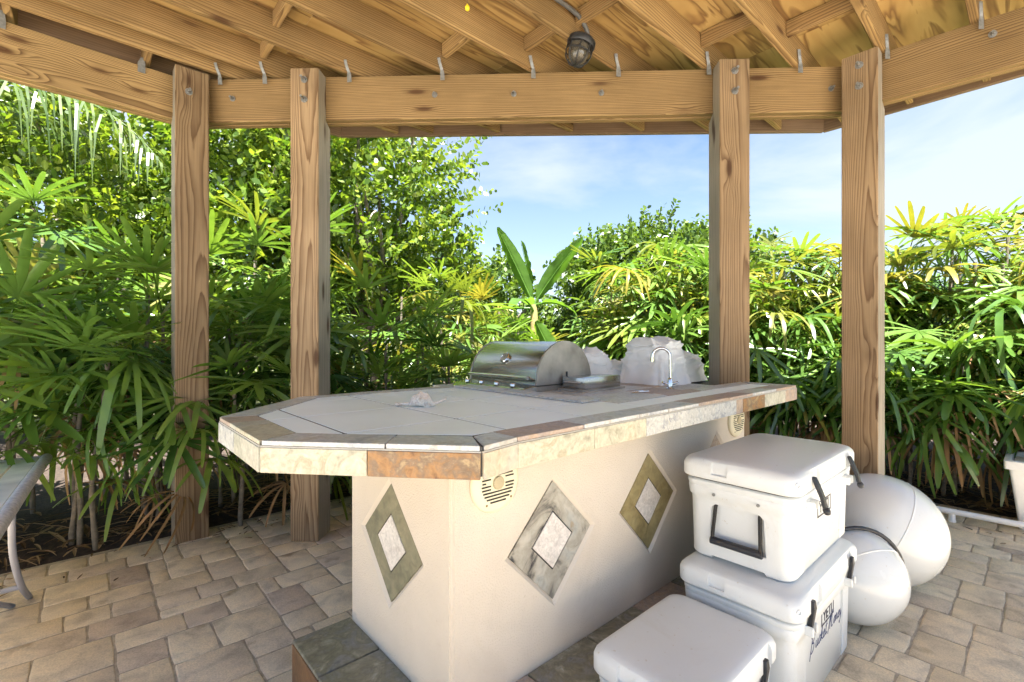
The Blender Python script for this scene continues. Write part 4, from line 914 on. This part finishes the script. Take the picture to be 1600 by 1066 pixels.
# ------------------------------------------------------------------ planting
def fan_leaf(seed, n, L, W, spread, pet, lift, droop, blade=None, fold=.16):
    r = random.Random(seed); g = G(); P = Vector((pet*math.cos(lift), 0, pet*math.sin(lift)))
    mid = Vector((pet*.55*math.cos(lift*1.1), 0, pet*.55*math.sin(lift*1.1)+.01)); g.tube([(0, 0, 0), mid, P], [.0055, .0045, .004], 4, False)
    e = lift*.55 if blade is None else blade; f = Vector((math.cos(e), 0, math.sin(e))); s = Vector((0, 1, 0)); u = f.cross(s)
    st = [0, .1, .3, .5, .68, .84, .95, 1]; wd = [.22, .62, .95, 1, .98, .86, .66, .36]
    for i in range(n):
        ph = -spread+2*spread*i/(n-1)+r.uniform(-.05, .05); d = f*math.cos(ph)+s*math.sin(ph); le = L*(1-.18*(abs(ph)/spread)**2)*r.uniform(.88, 1.06)
        lat = u.cross(d).normalized(); wl = W*.86*r.uniform(.75, 1.15)*(1.15-.35*abs(ph)/spread); dr = droop*r.uniform(.6, 1.4); cup = r.uniform(.02, .18); tw = r.uniform(-.35, .35)
        v = []; ff = []
        for k, (t, w_) in enumerate(zip(st, wd)):
            p = P+d*le*t+u*(cup*le*t); p.z -= dr*le*t**2.1
            out = d*math.cos(dr*t*1.2)-Vector((0, 0, 1))*math.sin(dr*t*1.2)
            nn = (u+Vector((0, 0, .4)))
            la = (lat*math.cos(tw*t)+u*math.sin(tw*t)).normalized()
            if dr > .25: p -= d*le*.18*dr*t**2.4
            v += [p-la*wl*w_/2+u*fold*wl*w_, p, p+la*wl*w_/2+u*fold*wl*w_]
        for k in range(len(st)-1):
            a = k*3; ff += [(a, a+1, a+4, a+3), (a+1, a+2, a+5, a+4)]
        g.add(v, ff)
    return g
LEAF = {}
spec = {'up': [(9, .40, .042, 1.35, .30, 1.05, .10), (8, .42, .046, 1.15, .28, 1.15, .06), (10, .38, .04, 1.6, .32, .95, .18)],
        'mid': [(10, .44, .038, 1.9, .34, .60, .50), (9, .46, .042, 1.75, .32, .5, .42), (12, .42, .033, 2.1, .36, .65, .65), (8, .46, .046, 1.6, .30, .55, .4), (11, .46, .034, 1.8, .30, .6, .8)],
        'low': [(9, .44, .040, 1.9, .32, .2, .7), (12, .46, .034, 2.2, .34, .3, .9), (8, .42, .044, 1.8, .30, .1, .55)],
        'fan': [(11, .40, .044, 2.0, .34, .8, .12, -.45), (10, .42, .046, 1.8, .32, .7, .14, -.15), (12, .38, .040, 2.2, .36, .85, .10, -.65), (9, .41, .050, 1.7, .30, .8, .16, .1), (10, .40, .043, 1.9, .32, .7, .22, -.35)],
        'dead': [(8, .32, .026, 1.1, .20, .0, .95), (7, .30, .030, 1.4, .18, -.2, .8), (9, .28, .022, 1.6, .22, .3, 1.1)]}
for kind, ls in spec.items():
    for i, p in enumerate(ls):
        for mk_ in (('dead',) if kind == 'dead' else ('green', 'fresh', 'sun')):
            me = fan_leaf(i*7+len(kind), p[0], p[1], p[2], p[3], p[4], p[5], p[6], (p[7] if len(p) > 7 else None), .3 if kind == 'dead' else .16).mesh('leaf', smooth=70); me.materials.append(LF[mk_]); LEAF[(kind, i, mk_)] = me
CANE = []
for k in range(5):
    g = G(); r_ = random.Random(k); bx, by = r_.uniform(-.06, .06), r_.uniform(-.06, .06); pts = [(bx*t*t+.012*math.sin(t*9+k), by*t*t+.01*math.cos(t*7), t) for t in np.linspace(0, 1, 12)]
    g.tube(pts, [.0150+.0035*(i % 2)-.004*i/12 for i in range(12)], 7); me = g.mesh('cane', smooth=60); me.materials.append(M_cane); CANE.append((me, bx, by, k))
def palm(x, y, H, nl, label, group, tone=(.75, .2, .05), ncane=2, dead=1, seed=0, face=None, lo=.34, sc=1.0, suntop=0, z=None, fan=0.0, topup=True):
    r = random.Random(seed*101+int(x*100)+int(y*77)); z0 = max(-.04, bed_edge_dist(x, y)*0-.02) if z is None else z
    t = thing('lady_palm', label, 'palm', (x, y, z0), group); tops = []
    for c in range(ncane):
        me, bx, by, k = CANE[r.randrange(5)]; h = H*(1 if c == 0 else r.uniform(.55, .95)); ox, oy = (0, 0) if c == 0 else (r.uniform(-.14, .14), r.uniform(-.14, .14)); ra = r.uniform(0, 6.28)
        M = Matrix.Translation((x+ox, y+oy, z0)) @ Matrix.Rotation(ra, 4, 'Z') @ Matrix.Diagonal((1, 1, h*.93, 1)); o = bpy.data.objects.new('cane', me); link(o, M, t)
        tops.append((ox, oy, h, bx, by, ra))
    for i in range(nl+dead):
        isd = i >= nl; ox, oy, h, bx, by, ra = tops[i % ncane]
        f = (lo+(1-lo)*((i//ncane+.5+r.uniform(-.4, .4))/math.ceil(nl/ncane))) if not isd else r.uniform(.35, .75); f = min(max(f, .1), 1.0)
        if i < ncane: f = 1.0
        zt = min(f, 1)*h*.93; q = min(f, 1); px, py = bx*q*q, by*q*q; px, py = px*math.cos(ra)-py*math.sin(ra), px*math.sin(ra)+py*math.cos(ra)
        az = i*2.399+r.uniform(-.5, .5)+ra
        if face is not None and r.random() < .62: az = face+r.uniform(-1.25, 1.25)
        kind = 'dead' if isd else ('up' if (i < ncane and topup) or (f > .92 and r.random() < (.4 if topup else .15)) else 'mid' if f > .5 else 'low')
        if kind == 'mid' and r.random() < .35: kind = 'low'
        if kind in ('mid', 'low') and r.random() < fan: kind = 'fan'
        tone_ = 'dead' if isd else r.choices(('green', 'fresh', 'sun'), (tone if not (suntop and zt > suntop) else (.12, .36, .52)))[0]  # above suntop the yellow tone paints the tops as sunlit
        vi = r.randrange(len(spec[kind])); s_ = r.uniform(.62, 1.2)*sc
        M = Matrix.Translation((x+ox+px, y+oy+py, z0+zt)) @ Matrix.Rotation(az, 4, 'Z') @ Matrix.Rotation(r.gauss(0, .22), 4, 'X') @ Matrix.Rotation(r.gauss(0, .16), 4, 'Y') @ Matrix.Scale(s_, 4)
        link(bpy.data.objects.new('leaf', LEAF[(kind, vi, tone_)].copy()), M, t)
    return t
ORD = ['first', 'second', 'third', 'fourth', 'fifth', 'sixth', 'seventh', 'eighth', 'ninth', 'tenth', 'eleventh', 'twelfth', 'thirteenth', 'fourteenth']
def ordered(spots, text, outside):
    """label each spot by its place from the left among those in the picture"""
    px = [proj(x, y, 1.2) for x, y in spots]; vis_ = sorted((q[0], i) for i, q in enumerate(px) if q and 0 < q[0] < 1600); lab = {i: text % ORD[k] for k, (_, i) in enumerate(vis_)}
    return [lab.get(i, outside) for i in range(len(spots))]
TOCAM = lambda x, y: math.atan2(-y, -x)
# front row at the left, one by one
palm(*cw(-2.70, 3.05), 1.30, 11, 'tall slender lady palm with a bare cane behind the bench corner', 'lady palms of the left bed', (.35, .65, 0), 1, 1, 1, None, .62, 1.0, fan=.85)
palm(*cw(-3.25, 3.55), 1.4, 12, 'bushy lady palm above the bench at the left edge', 'lady palms of the left bed', (.3, .7, 0), 2, 3, 2, None, .55, 1.0, fan=.85)
palm(*cw(-2.35, 3.3), .85, 9, 'short lady palm with dark narrow leaves left of the first post', 'lady palms of the left bed', (.4, .6, 0), 1, 3, 3, None, .5, fan=.85)
palm(*cw(-1.95, 3.42), 1.05, 10, 'lady palm reaching around the right side of the first post', 'lady palms of the left bed', (.3, .7, 0), 1, 1, 4, None, .5, fan=.85)
palm(*cw(-1.55, 3.62), .95, 10, 'low lady palm in the gap between the two left posts', 'lady palms of the left bed', (.3, .7, 0), 2, 3, 5, None, .5, fan=.85)
n_ = 0
ROWL = ('short shaded lady palm, %s from the left in the front hedge row', 'shaded lady palm, %s from the left in the middle row of the left hedge', 'tall lady palm, %s from the left in the back row of the left hedge')
for row, (n, h0, h1) in enumerate(((8, 1.1, 1.6), (10, 1.5, 2.0), (11, 1.9, 2.4))):
    sp = [(-2.6+(4.3+.25*row)*(k+.5)/n+rng.uniform(-.16, .16), 4.25+row*.42+rng.uniform(-.14, .14)) for k in range(n)]; labs = ordered(sp, ROWL[row], 'lady palm of the left hedge beyond the picture edge')
    for (x, y), lb in zip(sp, labs):
        if not -260 < proj(x, y, 1.2)[0] < 1860: continue
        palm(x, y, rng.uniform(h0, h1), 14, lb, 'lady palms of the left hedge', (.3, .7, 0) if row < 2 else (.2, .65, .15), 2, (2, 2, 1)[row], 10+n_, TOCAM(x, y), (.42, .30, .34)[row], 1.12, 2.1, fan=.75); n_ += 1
# behind the table and grill
SPA = ((-1.15, 4.35, 1.35), (-.85, 4.7, 1.5), (-.55, 4.45, 1.2), (-.75, 5.3, 1.75), (-1.3, 5.4, 2.0), (-.25, 5.0, 1.25), (-1.0, 4.0, .75), (-.5, 5.9, 1.8), (-1.5, 4.9, 1.8))
SPA_L = ordered([cw(X, Y) for X, Y, H in SPA], 'lady palm behind the table, %s from the left of its group', 'lady palm spilling over behind the table and the grill')
for k, (X, Y, H) in enumerate(SPA):
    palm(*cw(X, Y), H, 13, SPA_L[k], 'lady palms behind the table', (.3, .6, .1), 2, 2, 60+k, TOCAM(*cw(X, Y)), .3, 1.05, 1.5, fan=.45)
SPB = ((-.65, 7.0, 2.0), (-.2, 6.9, 1.9), (.15, 7.2, 1.6), (-.9, 7.6, 2.3), (.45, 6.6, 1.2), (-.35, 6.3, 1.4), (.0, 6.5, 1.35), (-1.1, 6.8, 2.1))
SPB_L = ordered([cw(X, Y) for X, Y, H in SPB], 'sunlit yellowish lady palm near the banana plants, %s from the left', 'sunlit yellowish lady palm left of the banana plant')
for k, (X, Y, H) in enumerate(SPB):
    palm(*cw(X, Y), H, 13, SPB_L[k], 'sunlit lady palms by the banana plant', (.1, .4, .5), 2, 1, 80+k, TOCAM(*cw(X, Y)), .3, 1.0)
SPC = ((1.75, 6.4, 1.6), (2.1, 6.0, 1.9), (1.5, 6.2, 1.25), (2.35, 6.6, 2.3), (1.9, 5.5, 1.4), (2.55, 5.9, 2.2), (2.25, 5.2, 1.3), (1.2, 6.6, 1.0), (2.75, 6.3, 2.4), (.8, 6.9, .95))
SPC_L = ordered([cw(X, Y) for X, Y, H in SPC], 'lady palm left of the bar end post, %s from the left', 'lady palm just left of the post at the end of the bar')
for k, (X, Y, H) in enumerate(SPC):
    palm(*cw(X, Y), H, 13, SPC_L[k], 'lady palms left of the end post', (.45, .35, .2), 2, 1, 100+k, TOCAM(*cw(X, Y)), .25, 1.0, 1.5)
n_ = 0
ROWR = ('low lady palm with browned skirts, %s from the left in the right hedge', 'mid height glossy lady palm, %s from the left in the second hedge row', 'tall sunlit yellow tinted lady palm, %s from the left in the third hedge row', 'tallest yellow topped lady palm, %s from the left in the fourth hedge row', 'backmost lady palm over the right hedge, %s from the left')
for row, (x, n, h0, h1, nl_) in enumerate(((5.55, 12, .85, 1.25, 14), (5.9, 13, 1.3, 1.8, 17), (6.35, 14, 1.85, 2.35, 22), (6.85, 14, 2.2, 2.6, 24), (7.35, 13, 2.35, 2.7, 20))):
    sp = []
    for k in range(n):
        y = -1.4+(4.1+.45*row)*(k+.5)/n+rng.uniform(-.13, .13); sp.append((x+rng.uniform(-.14, .14)-max(0, y-1.6)*.62, y))
    for (xx, y), lb in zip(sp, ordered(sp, ROWR[row], 'lady palm of the right hedge beyond the picture edge')):
        if not proj(xx, y, 1.2) or not -260 < proj(xx, y, 1.2)[0] < 1860: continue
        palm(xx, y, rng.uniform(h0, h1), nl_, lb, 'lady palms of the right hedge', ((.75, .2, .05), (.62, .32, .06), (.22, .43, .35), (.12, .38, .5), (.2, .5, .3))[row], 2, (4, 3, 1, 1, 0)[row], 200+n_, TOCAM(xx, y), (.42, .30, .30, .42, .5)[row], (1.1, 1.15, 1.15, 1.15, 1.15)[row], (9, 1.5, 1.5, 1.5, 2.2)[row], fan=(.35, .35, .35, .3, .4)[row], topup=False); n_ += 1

# trees
def sprig_crown(seed, ells, n_sp, leaf, nl=(10, 18), ln=(.3, .6), up=.45, extra=()):
    r = np.random.default_rng(seed); V = []; F = []; pts = []
    vols = np.array([e[1][0]*e[1][1]*e[1][2] for e in ells]); vols = vols/vols.sum()
    jobs = []
    for k in range(n_sp):
        e = ells[r.choice(len(ells), p=vols)]; d = r.normal(size=3); d /= np.linalg.norm(d); rad = r.uniform(.45, 1.0)**.6*(1+.12*math.sin(d[0]*7+seed)+.1*math.cos(d[2]*9+d[1]*5))
        p = np.array(e[0])+d*np.array(e[1])*rad; dr = d*.75+np.array([0, 0, up])+r.normal(size=3)*.45; jobs.append((p, dr/np.linalg.norm(dr), r.uniform(*ln), r.integers(*nl)))
    for p, d, L_, n in extra: d = np.array(d, float); jobs.append((np.array(p, float), d/np.linalg.norm(d), L_, n))
    for p, d, L_, n in jobs:
        side = np.cross(d, [0, 0, 1.0]); side /= (np.linalg.norm(side)+1e-6); u = np.cross(side, d); tw = r.uniform(0, 6.28)
        t = np.linspace(.06, 1, n); sag = r.uniform(-.1, .22)
        c = p+np.outer(t*L_, d)-np.outer(t**2*sag*L_, [0, 0, 1]); sg = np.where(np.arange(n) % 2 == 0, 1, -1)
        s2, u2 = side*math.cos(tw)+u*math.sin(tw), u*math.cos(tw)-side*math.sin(tw)
        ax = d[None]*.55+sg[:, None]*s2[None]+r.normal(size=(n, 3))*.28; ax /= np.linalg.norm(ax, axis=1)[:, None]
        nr = u2[None]*.6+np.array([0, 0, .7])+r.normal(size=(n, 3))*.45; la = np.cross(nr, ax); la /= (np.linalg.norm(la, axis=1)[:, None]+1e-6); nr = np.cross(ax, la)
        s = leaf*r.uniform(.7, 1.15, size=n)[:, None]; w = s*.27
        q = np.stack([c, c+ax*s*.35+la*w+nr*s*.05, c+ax*s*.75+la*w*.8+nr*s*.05, c+ax*s, c+ax*s*.75-la*w*.8+nr*s*.05, c+ax*s*.35-la*w+nr*s*.05], 1)
        b = sum(len(x) for x in V) if False else None
        V.append(q.reshape(-1, 3)); pts.append((p, d, L_))
    V = np.concatenate(V); nf = len(V)//6
    me = bpy.data.meshes.new('crown'); me.vertices.add(len(V)); me.vertices.foreach_set('co', V.ravel().astype(np.float32)); me.loops.add(nf*6); me.loops.foreach_set('vertex_index', np.arange(nf*6, dtype=np.int32))
    me.polygons.add(nf); me.polygons.foreach_set('loop_start', np.arange(0, nf*6, 6, dtype=np.int32)); me.update(calc_edges=True); me.validate()
    return me, pts
def tree(name, label, cat, base, ells, n_sp, leaf, mt, seed, limbs=14, tr=.07, group=None, **kw):
    t = thing(name, label, cat, base, group); me, pts = sprig_crown(seed, ells, n_sp, leaf, **kw); obj('crown', me, mt, t)
    r = random.Random(seed); b = Vector(base); c = Vector(ells[0][0]); fork = b.lerp(c, .55); fork.z = b.z+(c.z-b.z)*.4
    g = G(); g.tube(smoothpts([b, b.lerp(fork, .5)+Vector((.08, -.05, 0)), fork], 4), [tr*(1-.04*i) for i in range(9)], 9); obj('trunk', g, M_bark, t, smooth=60)
    ends = r.sample(pts, min(limbs, len(pts)))
    for (p, d, L_) in ends:
        p = Vector(p); m_ = fork.lerp(p, .5)+Vector((r.uniform(-.2, .2), r.uniform(-.2, .2), r.uniform(0, .3))); s_ = smoothpts([fork-Vector((0, 0, .05)), m_, p, p+Vector(d)*L_*.8], 4)
        g = G(); k = len(s_); g.tube(s_, [tr*.55*(1-i/k)+.006 for i in range(k)], 6); obj('limb', g, M_bark, t, smooth=60)
    return t
def E3(X, Y, z, rx, ry, rz_): x, y = cw(X, Y); return ((x, y, z), (rx, ry, rz_))
def B3(X, Y): x, y = cw(X, Y); return (x, y, -.08)
def D3(X, Y, z): x, y = cw(X, Y); return (x, y, z)
# feathery shoots of the big shrub against the sky
ex = []; r_ = random.Random(5)
for k in range(46):
    X, Y, z = r_.uniform(-1.75, -1.0), r_.uniform(6.6, 7.6), r_.uniform(2.1, 4.25); dx = r_.uniform(.5, 1.0); ex.append((D3(X, Y, z), D3(dx, r_.uniform(-.3, .3), 0)[:2]+(r_.uniform(.1, .75),), r_.uniform(.5, .95)*(1.1 if z > 3 else .8), r_.randrange(16, 26)))
tree('leafy_shrub', 'tall bright green shrub with feathery shoots against the sky', 'shrub', B3(-2.2, 7.3), [E3(-2.2, 7.2, 3.2, 1.15, 1.15, 1.6), E3(-1.5, 7.4, 2.2, .8, .8, 1.2), E3(-3.0, 7.0, 4.2, 1.2, 1.2, 1.3)], 1500, .105, M_shrubleaf, 3, 18, extra=ex)
tree('leafy_shrub', 'broad bright green shrub filling the gap between the two left posts', 'shrub', B3(-4.0, 7.0), [E3(-4.0, 7.0, 3.2, 1.3, 1.3, 1.9), E3(-3.4, 6.5, 2.4, .9, .9, 1.2)], 1400, .11, M_shrubleaf, 4, 16)
tree('leafy_shrub', 'broad bright green shrub left of the first post under the beam', 'shrub', B3(-5.8, 6.9), [E3(-5.6, 6.6, 3.0, 1.4, 1.4, 2.0), E3(-6.9, 6.6, 2.8, 1.3, 1.3, 2.0), E3(-4.9, 6.2, 2.2, .9, .9, 1.2)], 2000, .11, M_shrubleaf, 6, 22)
tree('shade_tree', 'round dark green tree beyond the banana plant', 'tree', B3(3.0, 11.2), [E3(3.0, 11.2, 2.75, 1.5, 1.5, 1.15), E3(1.9, 11.0, 2.4, .8, .8, 1.0), E3(4.3, 11.4, 2.6, 1.2, 1.2, 1.1)], 1800, .13, M_treeleaf, 8, 26, tr=.12)
tree('shade_tree', 'low dark tree seen between the shrub and the banana plant', 'tree', B3(-.4, 10.5), [E3(-.5, 10.5, 1.9, 1.1, 1.1, 1.0), E3(-1.3, 10.2, 2.0, .9, .9, 1.0)], 600, .13, M_treeleaf, 12, 14, tr=.1)
tree('shade_tree', 'dark green tree peeking over the hedge left of the end post', 'tree', B3(5.4, 12.5), [E3(5.2, 12.3, 3.0, 1.4, 1.4, 1.2)], 500, .14, M_treeleaf, 14, 14, tr=.1)
# low background shrubs close the view along the horizon
for k, (X, Y, z, s) in enumerate(((-9.5, 9.5, 1.6, 2.0), (-6.5, 10.5, 1.8, 2.2), (-3.2, 10.2, 1.6, 2.0), (1.6, 13, 1.0, 1.5), (4.5, 13.5, 1.2, 1.6), (7.5, 12, 1.2, 1.8), (10, 10.5, 1.3, 1.8), (-.2, 13.5, 1.1, 1.5))):
    tree('background_shrub', ('broad leafy shrub far beyond the left beam end', 'leafy shrub far behind the first left post', 'leafy shrub far behind the second left post', 'low distant shrub behind the short banana plant', 'low distant shrub behind the round dark tree', 'distant shrub behind the end post', 'distant shrub behind the far right hedge', 'low distant shrub behind the upright banana plant')[k], 'shrub', B3(X, Y), [E3(X, Y, z, s, s, z*.95)], 620, .15, M_treeleaf if k > 2 else M_shrubleaf, 30+k, 6, group='background shrubs beyond the hedges')

# banana plants
def paddle(L_, W_, pet, bend, fold, seed=0, tear=.0):
    g = G(); r = random.Random(seed); st = 18; v = []; f = []; pts = []
    for k in range(st+1):
        t = k/st; a = 1.0*t; x = (pet+L_*t)*1.0; pts.append(Vector((pet+L_*t, 0, -bend*L_*t**2)))
        wq = W_*(math.sin(math.pi*min(1, t*.93+.04))**.55)*(1-.25*t)
        for j in range(-3, 4):
            u = j/3; v.append(pts[-1]+Vector((-.03*abs(u)*L_*.3, u*wq/2*math.cos(fold), abs(u)*wq/2*math.sin(fold)+.006*math.sin(k*1.9+j)*abs(u)+(r.uniform(-.012, .012) if abs(j) == 3 else 0))))
    for k in range(st):
        for j in range(6): a = k*7+j; f.append((a, a+7, a+8, a+1))
    g.add(v, f); g.tube([(0, 0, -.02), (pet*.5, 0, -.005), (pet, 0, -.006)]+[p-Vector((0, 0, .008)) for p in pts[2::3]], [.026, .02, .015]+[.012-.0018*i for i in range(len(pts[2::3]))], 7)
    return g
def banana(label, base, H, leaves, seed):
    t = thing('banana_plant', label, 'banana plant', base); b = Vector(base)
    g = G(); g.tube(smoothpts([b, b+Vector((.03, 0, H*.5)), b+Vector((.02, .02, H))], 5), [.11-.006*i for i in range(11)], 12); obj('stem', g, M_bana, t, smooth=60)
    for k, (az, el, roll, L_, W_, pet, bend, fold, zo) in enumerate(leaves):
        # az measured in the view: 0 = to the right, 90 = away
        M = Matrix.Translation(b+Vector((.02, .02, H+zo))) @ Matrix.Rotation(R(az)+TH-R(90), 4, 'Z') @ Matrix.Rotation(-R(el), 4, 'Y') @ Matrix.Rotation(R(roll), 4, 'X')
        obj('leaf', paddle(L_, W_, pet, bend, fold, seed+k), M_banleaf, t, smooth=70, M=M)
banana('upright banana plant with broad paddle leaves against the sky', B3(.32, 7.0), 1.95, [(165, 66, 70, 1.15, .30, .14, .06, .35, 0), (6, 58, -62, 1.08, .31, .12, .16, .26, 0), (120, 74, 65, .85, .3, .2, .05, .3, 0), (-25, 8, -20, .5, .22, .15, .5, .2, .0), (250, 25, 0, .7, .3, .2, .6, .2, -.1), (185, 0, 0, .8, .13, .15, .12, .2, -.05)], 1)
banana('short banana plant with a yellow edged drooping leaf', B3(1.05, 6.9), 1.05, [(5, 58, -30, .75, .2, .3, .75, .25, .0), (120, 78, 40, .55, .22, .35, .1, .3, 0), (200, 20, 0, .6, .22, .2, .3, .2, -.1), (-20, 10, 20, .6, .22, .2, .3, .2, -.2)], 11)
banana('low banana sucker with wide leaves right above the grill hood', B3(.62, 5.9), 1.0, [(152, 62, 80, .66, .27, .10, .0, .3, 0), (15, 24, -70, .72, .20, .05, -.1, .25, .08), (200, 40, 0, .5, .2, .2, .2, .2, 0)], 21)
# palm with a hanging frond behind the left beam
pt = thing('coconut_palm', 'palm tree whose feathery frond hangs below the left beam', 'palm tree', B3(-6.6, 5.05))
b = Vector(B3(-6.6, 5.05)); g = G(); g.tube([b, b+Vector((0, .1, 2.2)), b+Vector((.05, .1, 4.2))], [.16, .13, .11], 12); obj('trunk', g, M_bark, pt, smooth=60)
for k, (az, L_) in enumerate(((2, 3.1), (40, 2.4), (95, 2.8), (150, 2.6), (205, 2.8), (265, 2.6), (-45, 2.0))):
    g = G(); r = random.Random(k); d = Vector((math.cos(R(az)+TH-R(90)), math.sin(R(az)+TH-R(90)), 0)); s = Vector((-d.y, d.x, 0)); o3 = b+Vector((.05, .1, 4.15)); pts = []
    for i in range(25):
        t = i/24; pts.append(o3+d*L_*t*(1-.12*t*t)+Vector((0, 0, .75*t-1.25*t*t-.25*t**4)))
    g.tube(pts, [.022*(1-.85*i/24) for i in range(25)], 6)
    for i in range(3, 25):
        for sg in (-1, 1):
            for hh in (0, .5):
                p = pts[i].lerp(pts[min(i+1, 24)], hh); le = (1.05*math.sin(math.pi*min(1, .15+.8*i/24))+.1)*r.uniform(.55, 1.15); dd = (s*sg*r.uniform(.35, .8)+d*r.uniform(.25, .8)+Vector((0, 0, r.uniform(-.5, .1)))).normalized(); lat = dd.cross(Vector((0, 0, 1))).normalized(); v = []
                for q, wq in ((0, .5), (.3, 1), (.65, .85), (1, .08)):
                    c = p+dd*le*q*(1-.45*q)-Vector((0, 0, 1))*le*.75*q*q; v += [c-lat*.013*wq, c+lat*.013*wq]
                g.add(v, [(0, 1, 3, 2), (2, 3, 5, 4), (4, 5, 7, 6)])
    obj('frond', g, M_frond, pt)

# leaf litter and sticks on the mulch
g = G(); r_ = random.Random(3)
for k in range(1500):
    if k % 5 < 3: x, y = r_.uniform(-2.4, 2.2), 4.0+abs(r_.gauss(0, .45))+.03
    else: x, y = 5.24+abs(r_.gauss(0, .35)), r_.uniform(-1.3, 1.9)
    d = bed_edge_dist(x, y)
    if d < .02: continue
    z = -.03+min(d, .5)*.12+hz(x, y)*min(1, d*3)+.012; a = r_.uniform(0, 3.14); L_ = r_.uniform(.05, .26); w_ = r_.uniform(.004, .016); t = r_.uniform(-.16, .16)
    dx, dy = math.cos(a), math.sin(a); c = r_.uniform(.004, .02); v = []
    for q, wq in ((-.5, .3), (-.15, 1), (.2, .9), (.5, .15)):
        cx, cy, cz = x+dx*L_*q, y+dy*L_*q, z+c+t*L_*q+.01*math.cos(q*3); v += [(cx-dy*w_*wq, cy+dx*w_*wq, cz+.003), (cx, cy, cz), (cx+dy*w_*wq, cy-dx*w_*wq, cz+.003)]
    g.add(v, [(0, 1, 4, 3), (1, 2, 5, 4), (3, 4, 7, 6), (4, 5, 8, 7), (6, 7, 10, 9), (7, 8, 11, 10)])
for k in range(110):
    if k % 2: x, y = r_.uniform(-.4, 1.6), 3.96-abs(r_.gauss(0, .22))
    else: x, y = 5.18-abs(r_.gauss(0, .3)), r_.uniform(-.8, 1.0)
    a = r_.uniform(0, 3.14); L_ = r_.uniform(.015, .07); w_ = r_.uniform(.003, .008); dx, dy = math.cos(a), math.sin(a); v = []
    for q, wq in ((-.5, .2), (0, 1), (.5, .15)): v += [(x+dx*L_*q-dy*w_*wq, y+dy*L_*q+dx*w_*wq, .009), (x+dx*L_*q, y+dy*L_*q, .0055+.004*q), (x+dx*L_*q+dy*w_*wq, y+dy*L_*q-dx*w_*wq, .008)]
    g.add(v, [(0, 1, 4, 3), (1, 2, 5, 4), (3, 4, 7, 6), (4, 5, 8, 7)])
litter = obj('leaf_litter', g, leafmat('dry_litter', [(.10, .06, .035), (.30, .19, .10), (.20, .12, .06), (.40, .29, .17), (.07, .05, .035)], .8, .1, (1, 1, 1), .15, True))
tag(litter, 'dry palm leaves and sticks littering the mulch', 'leaf litter', kind='stuff')
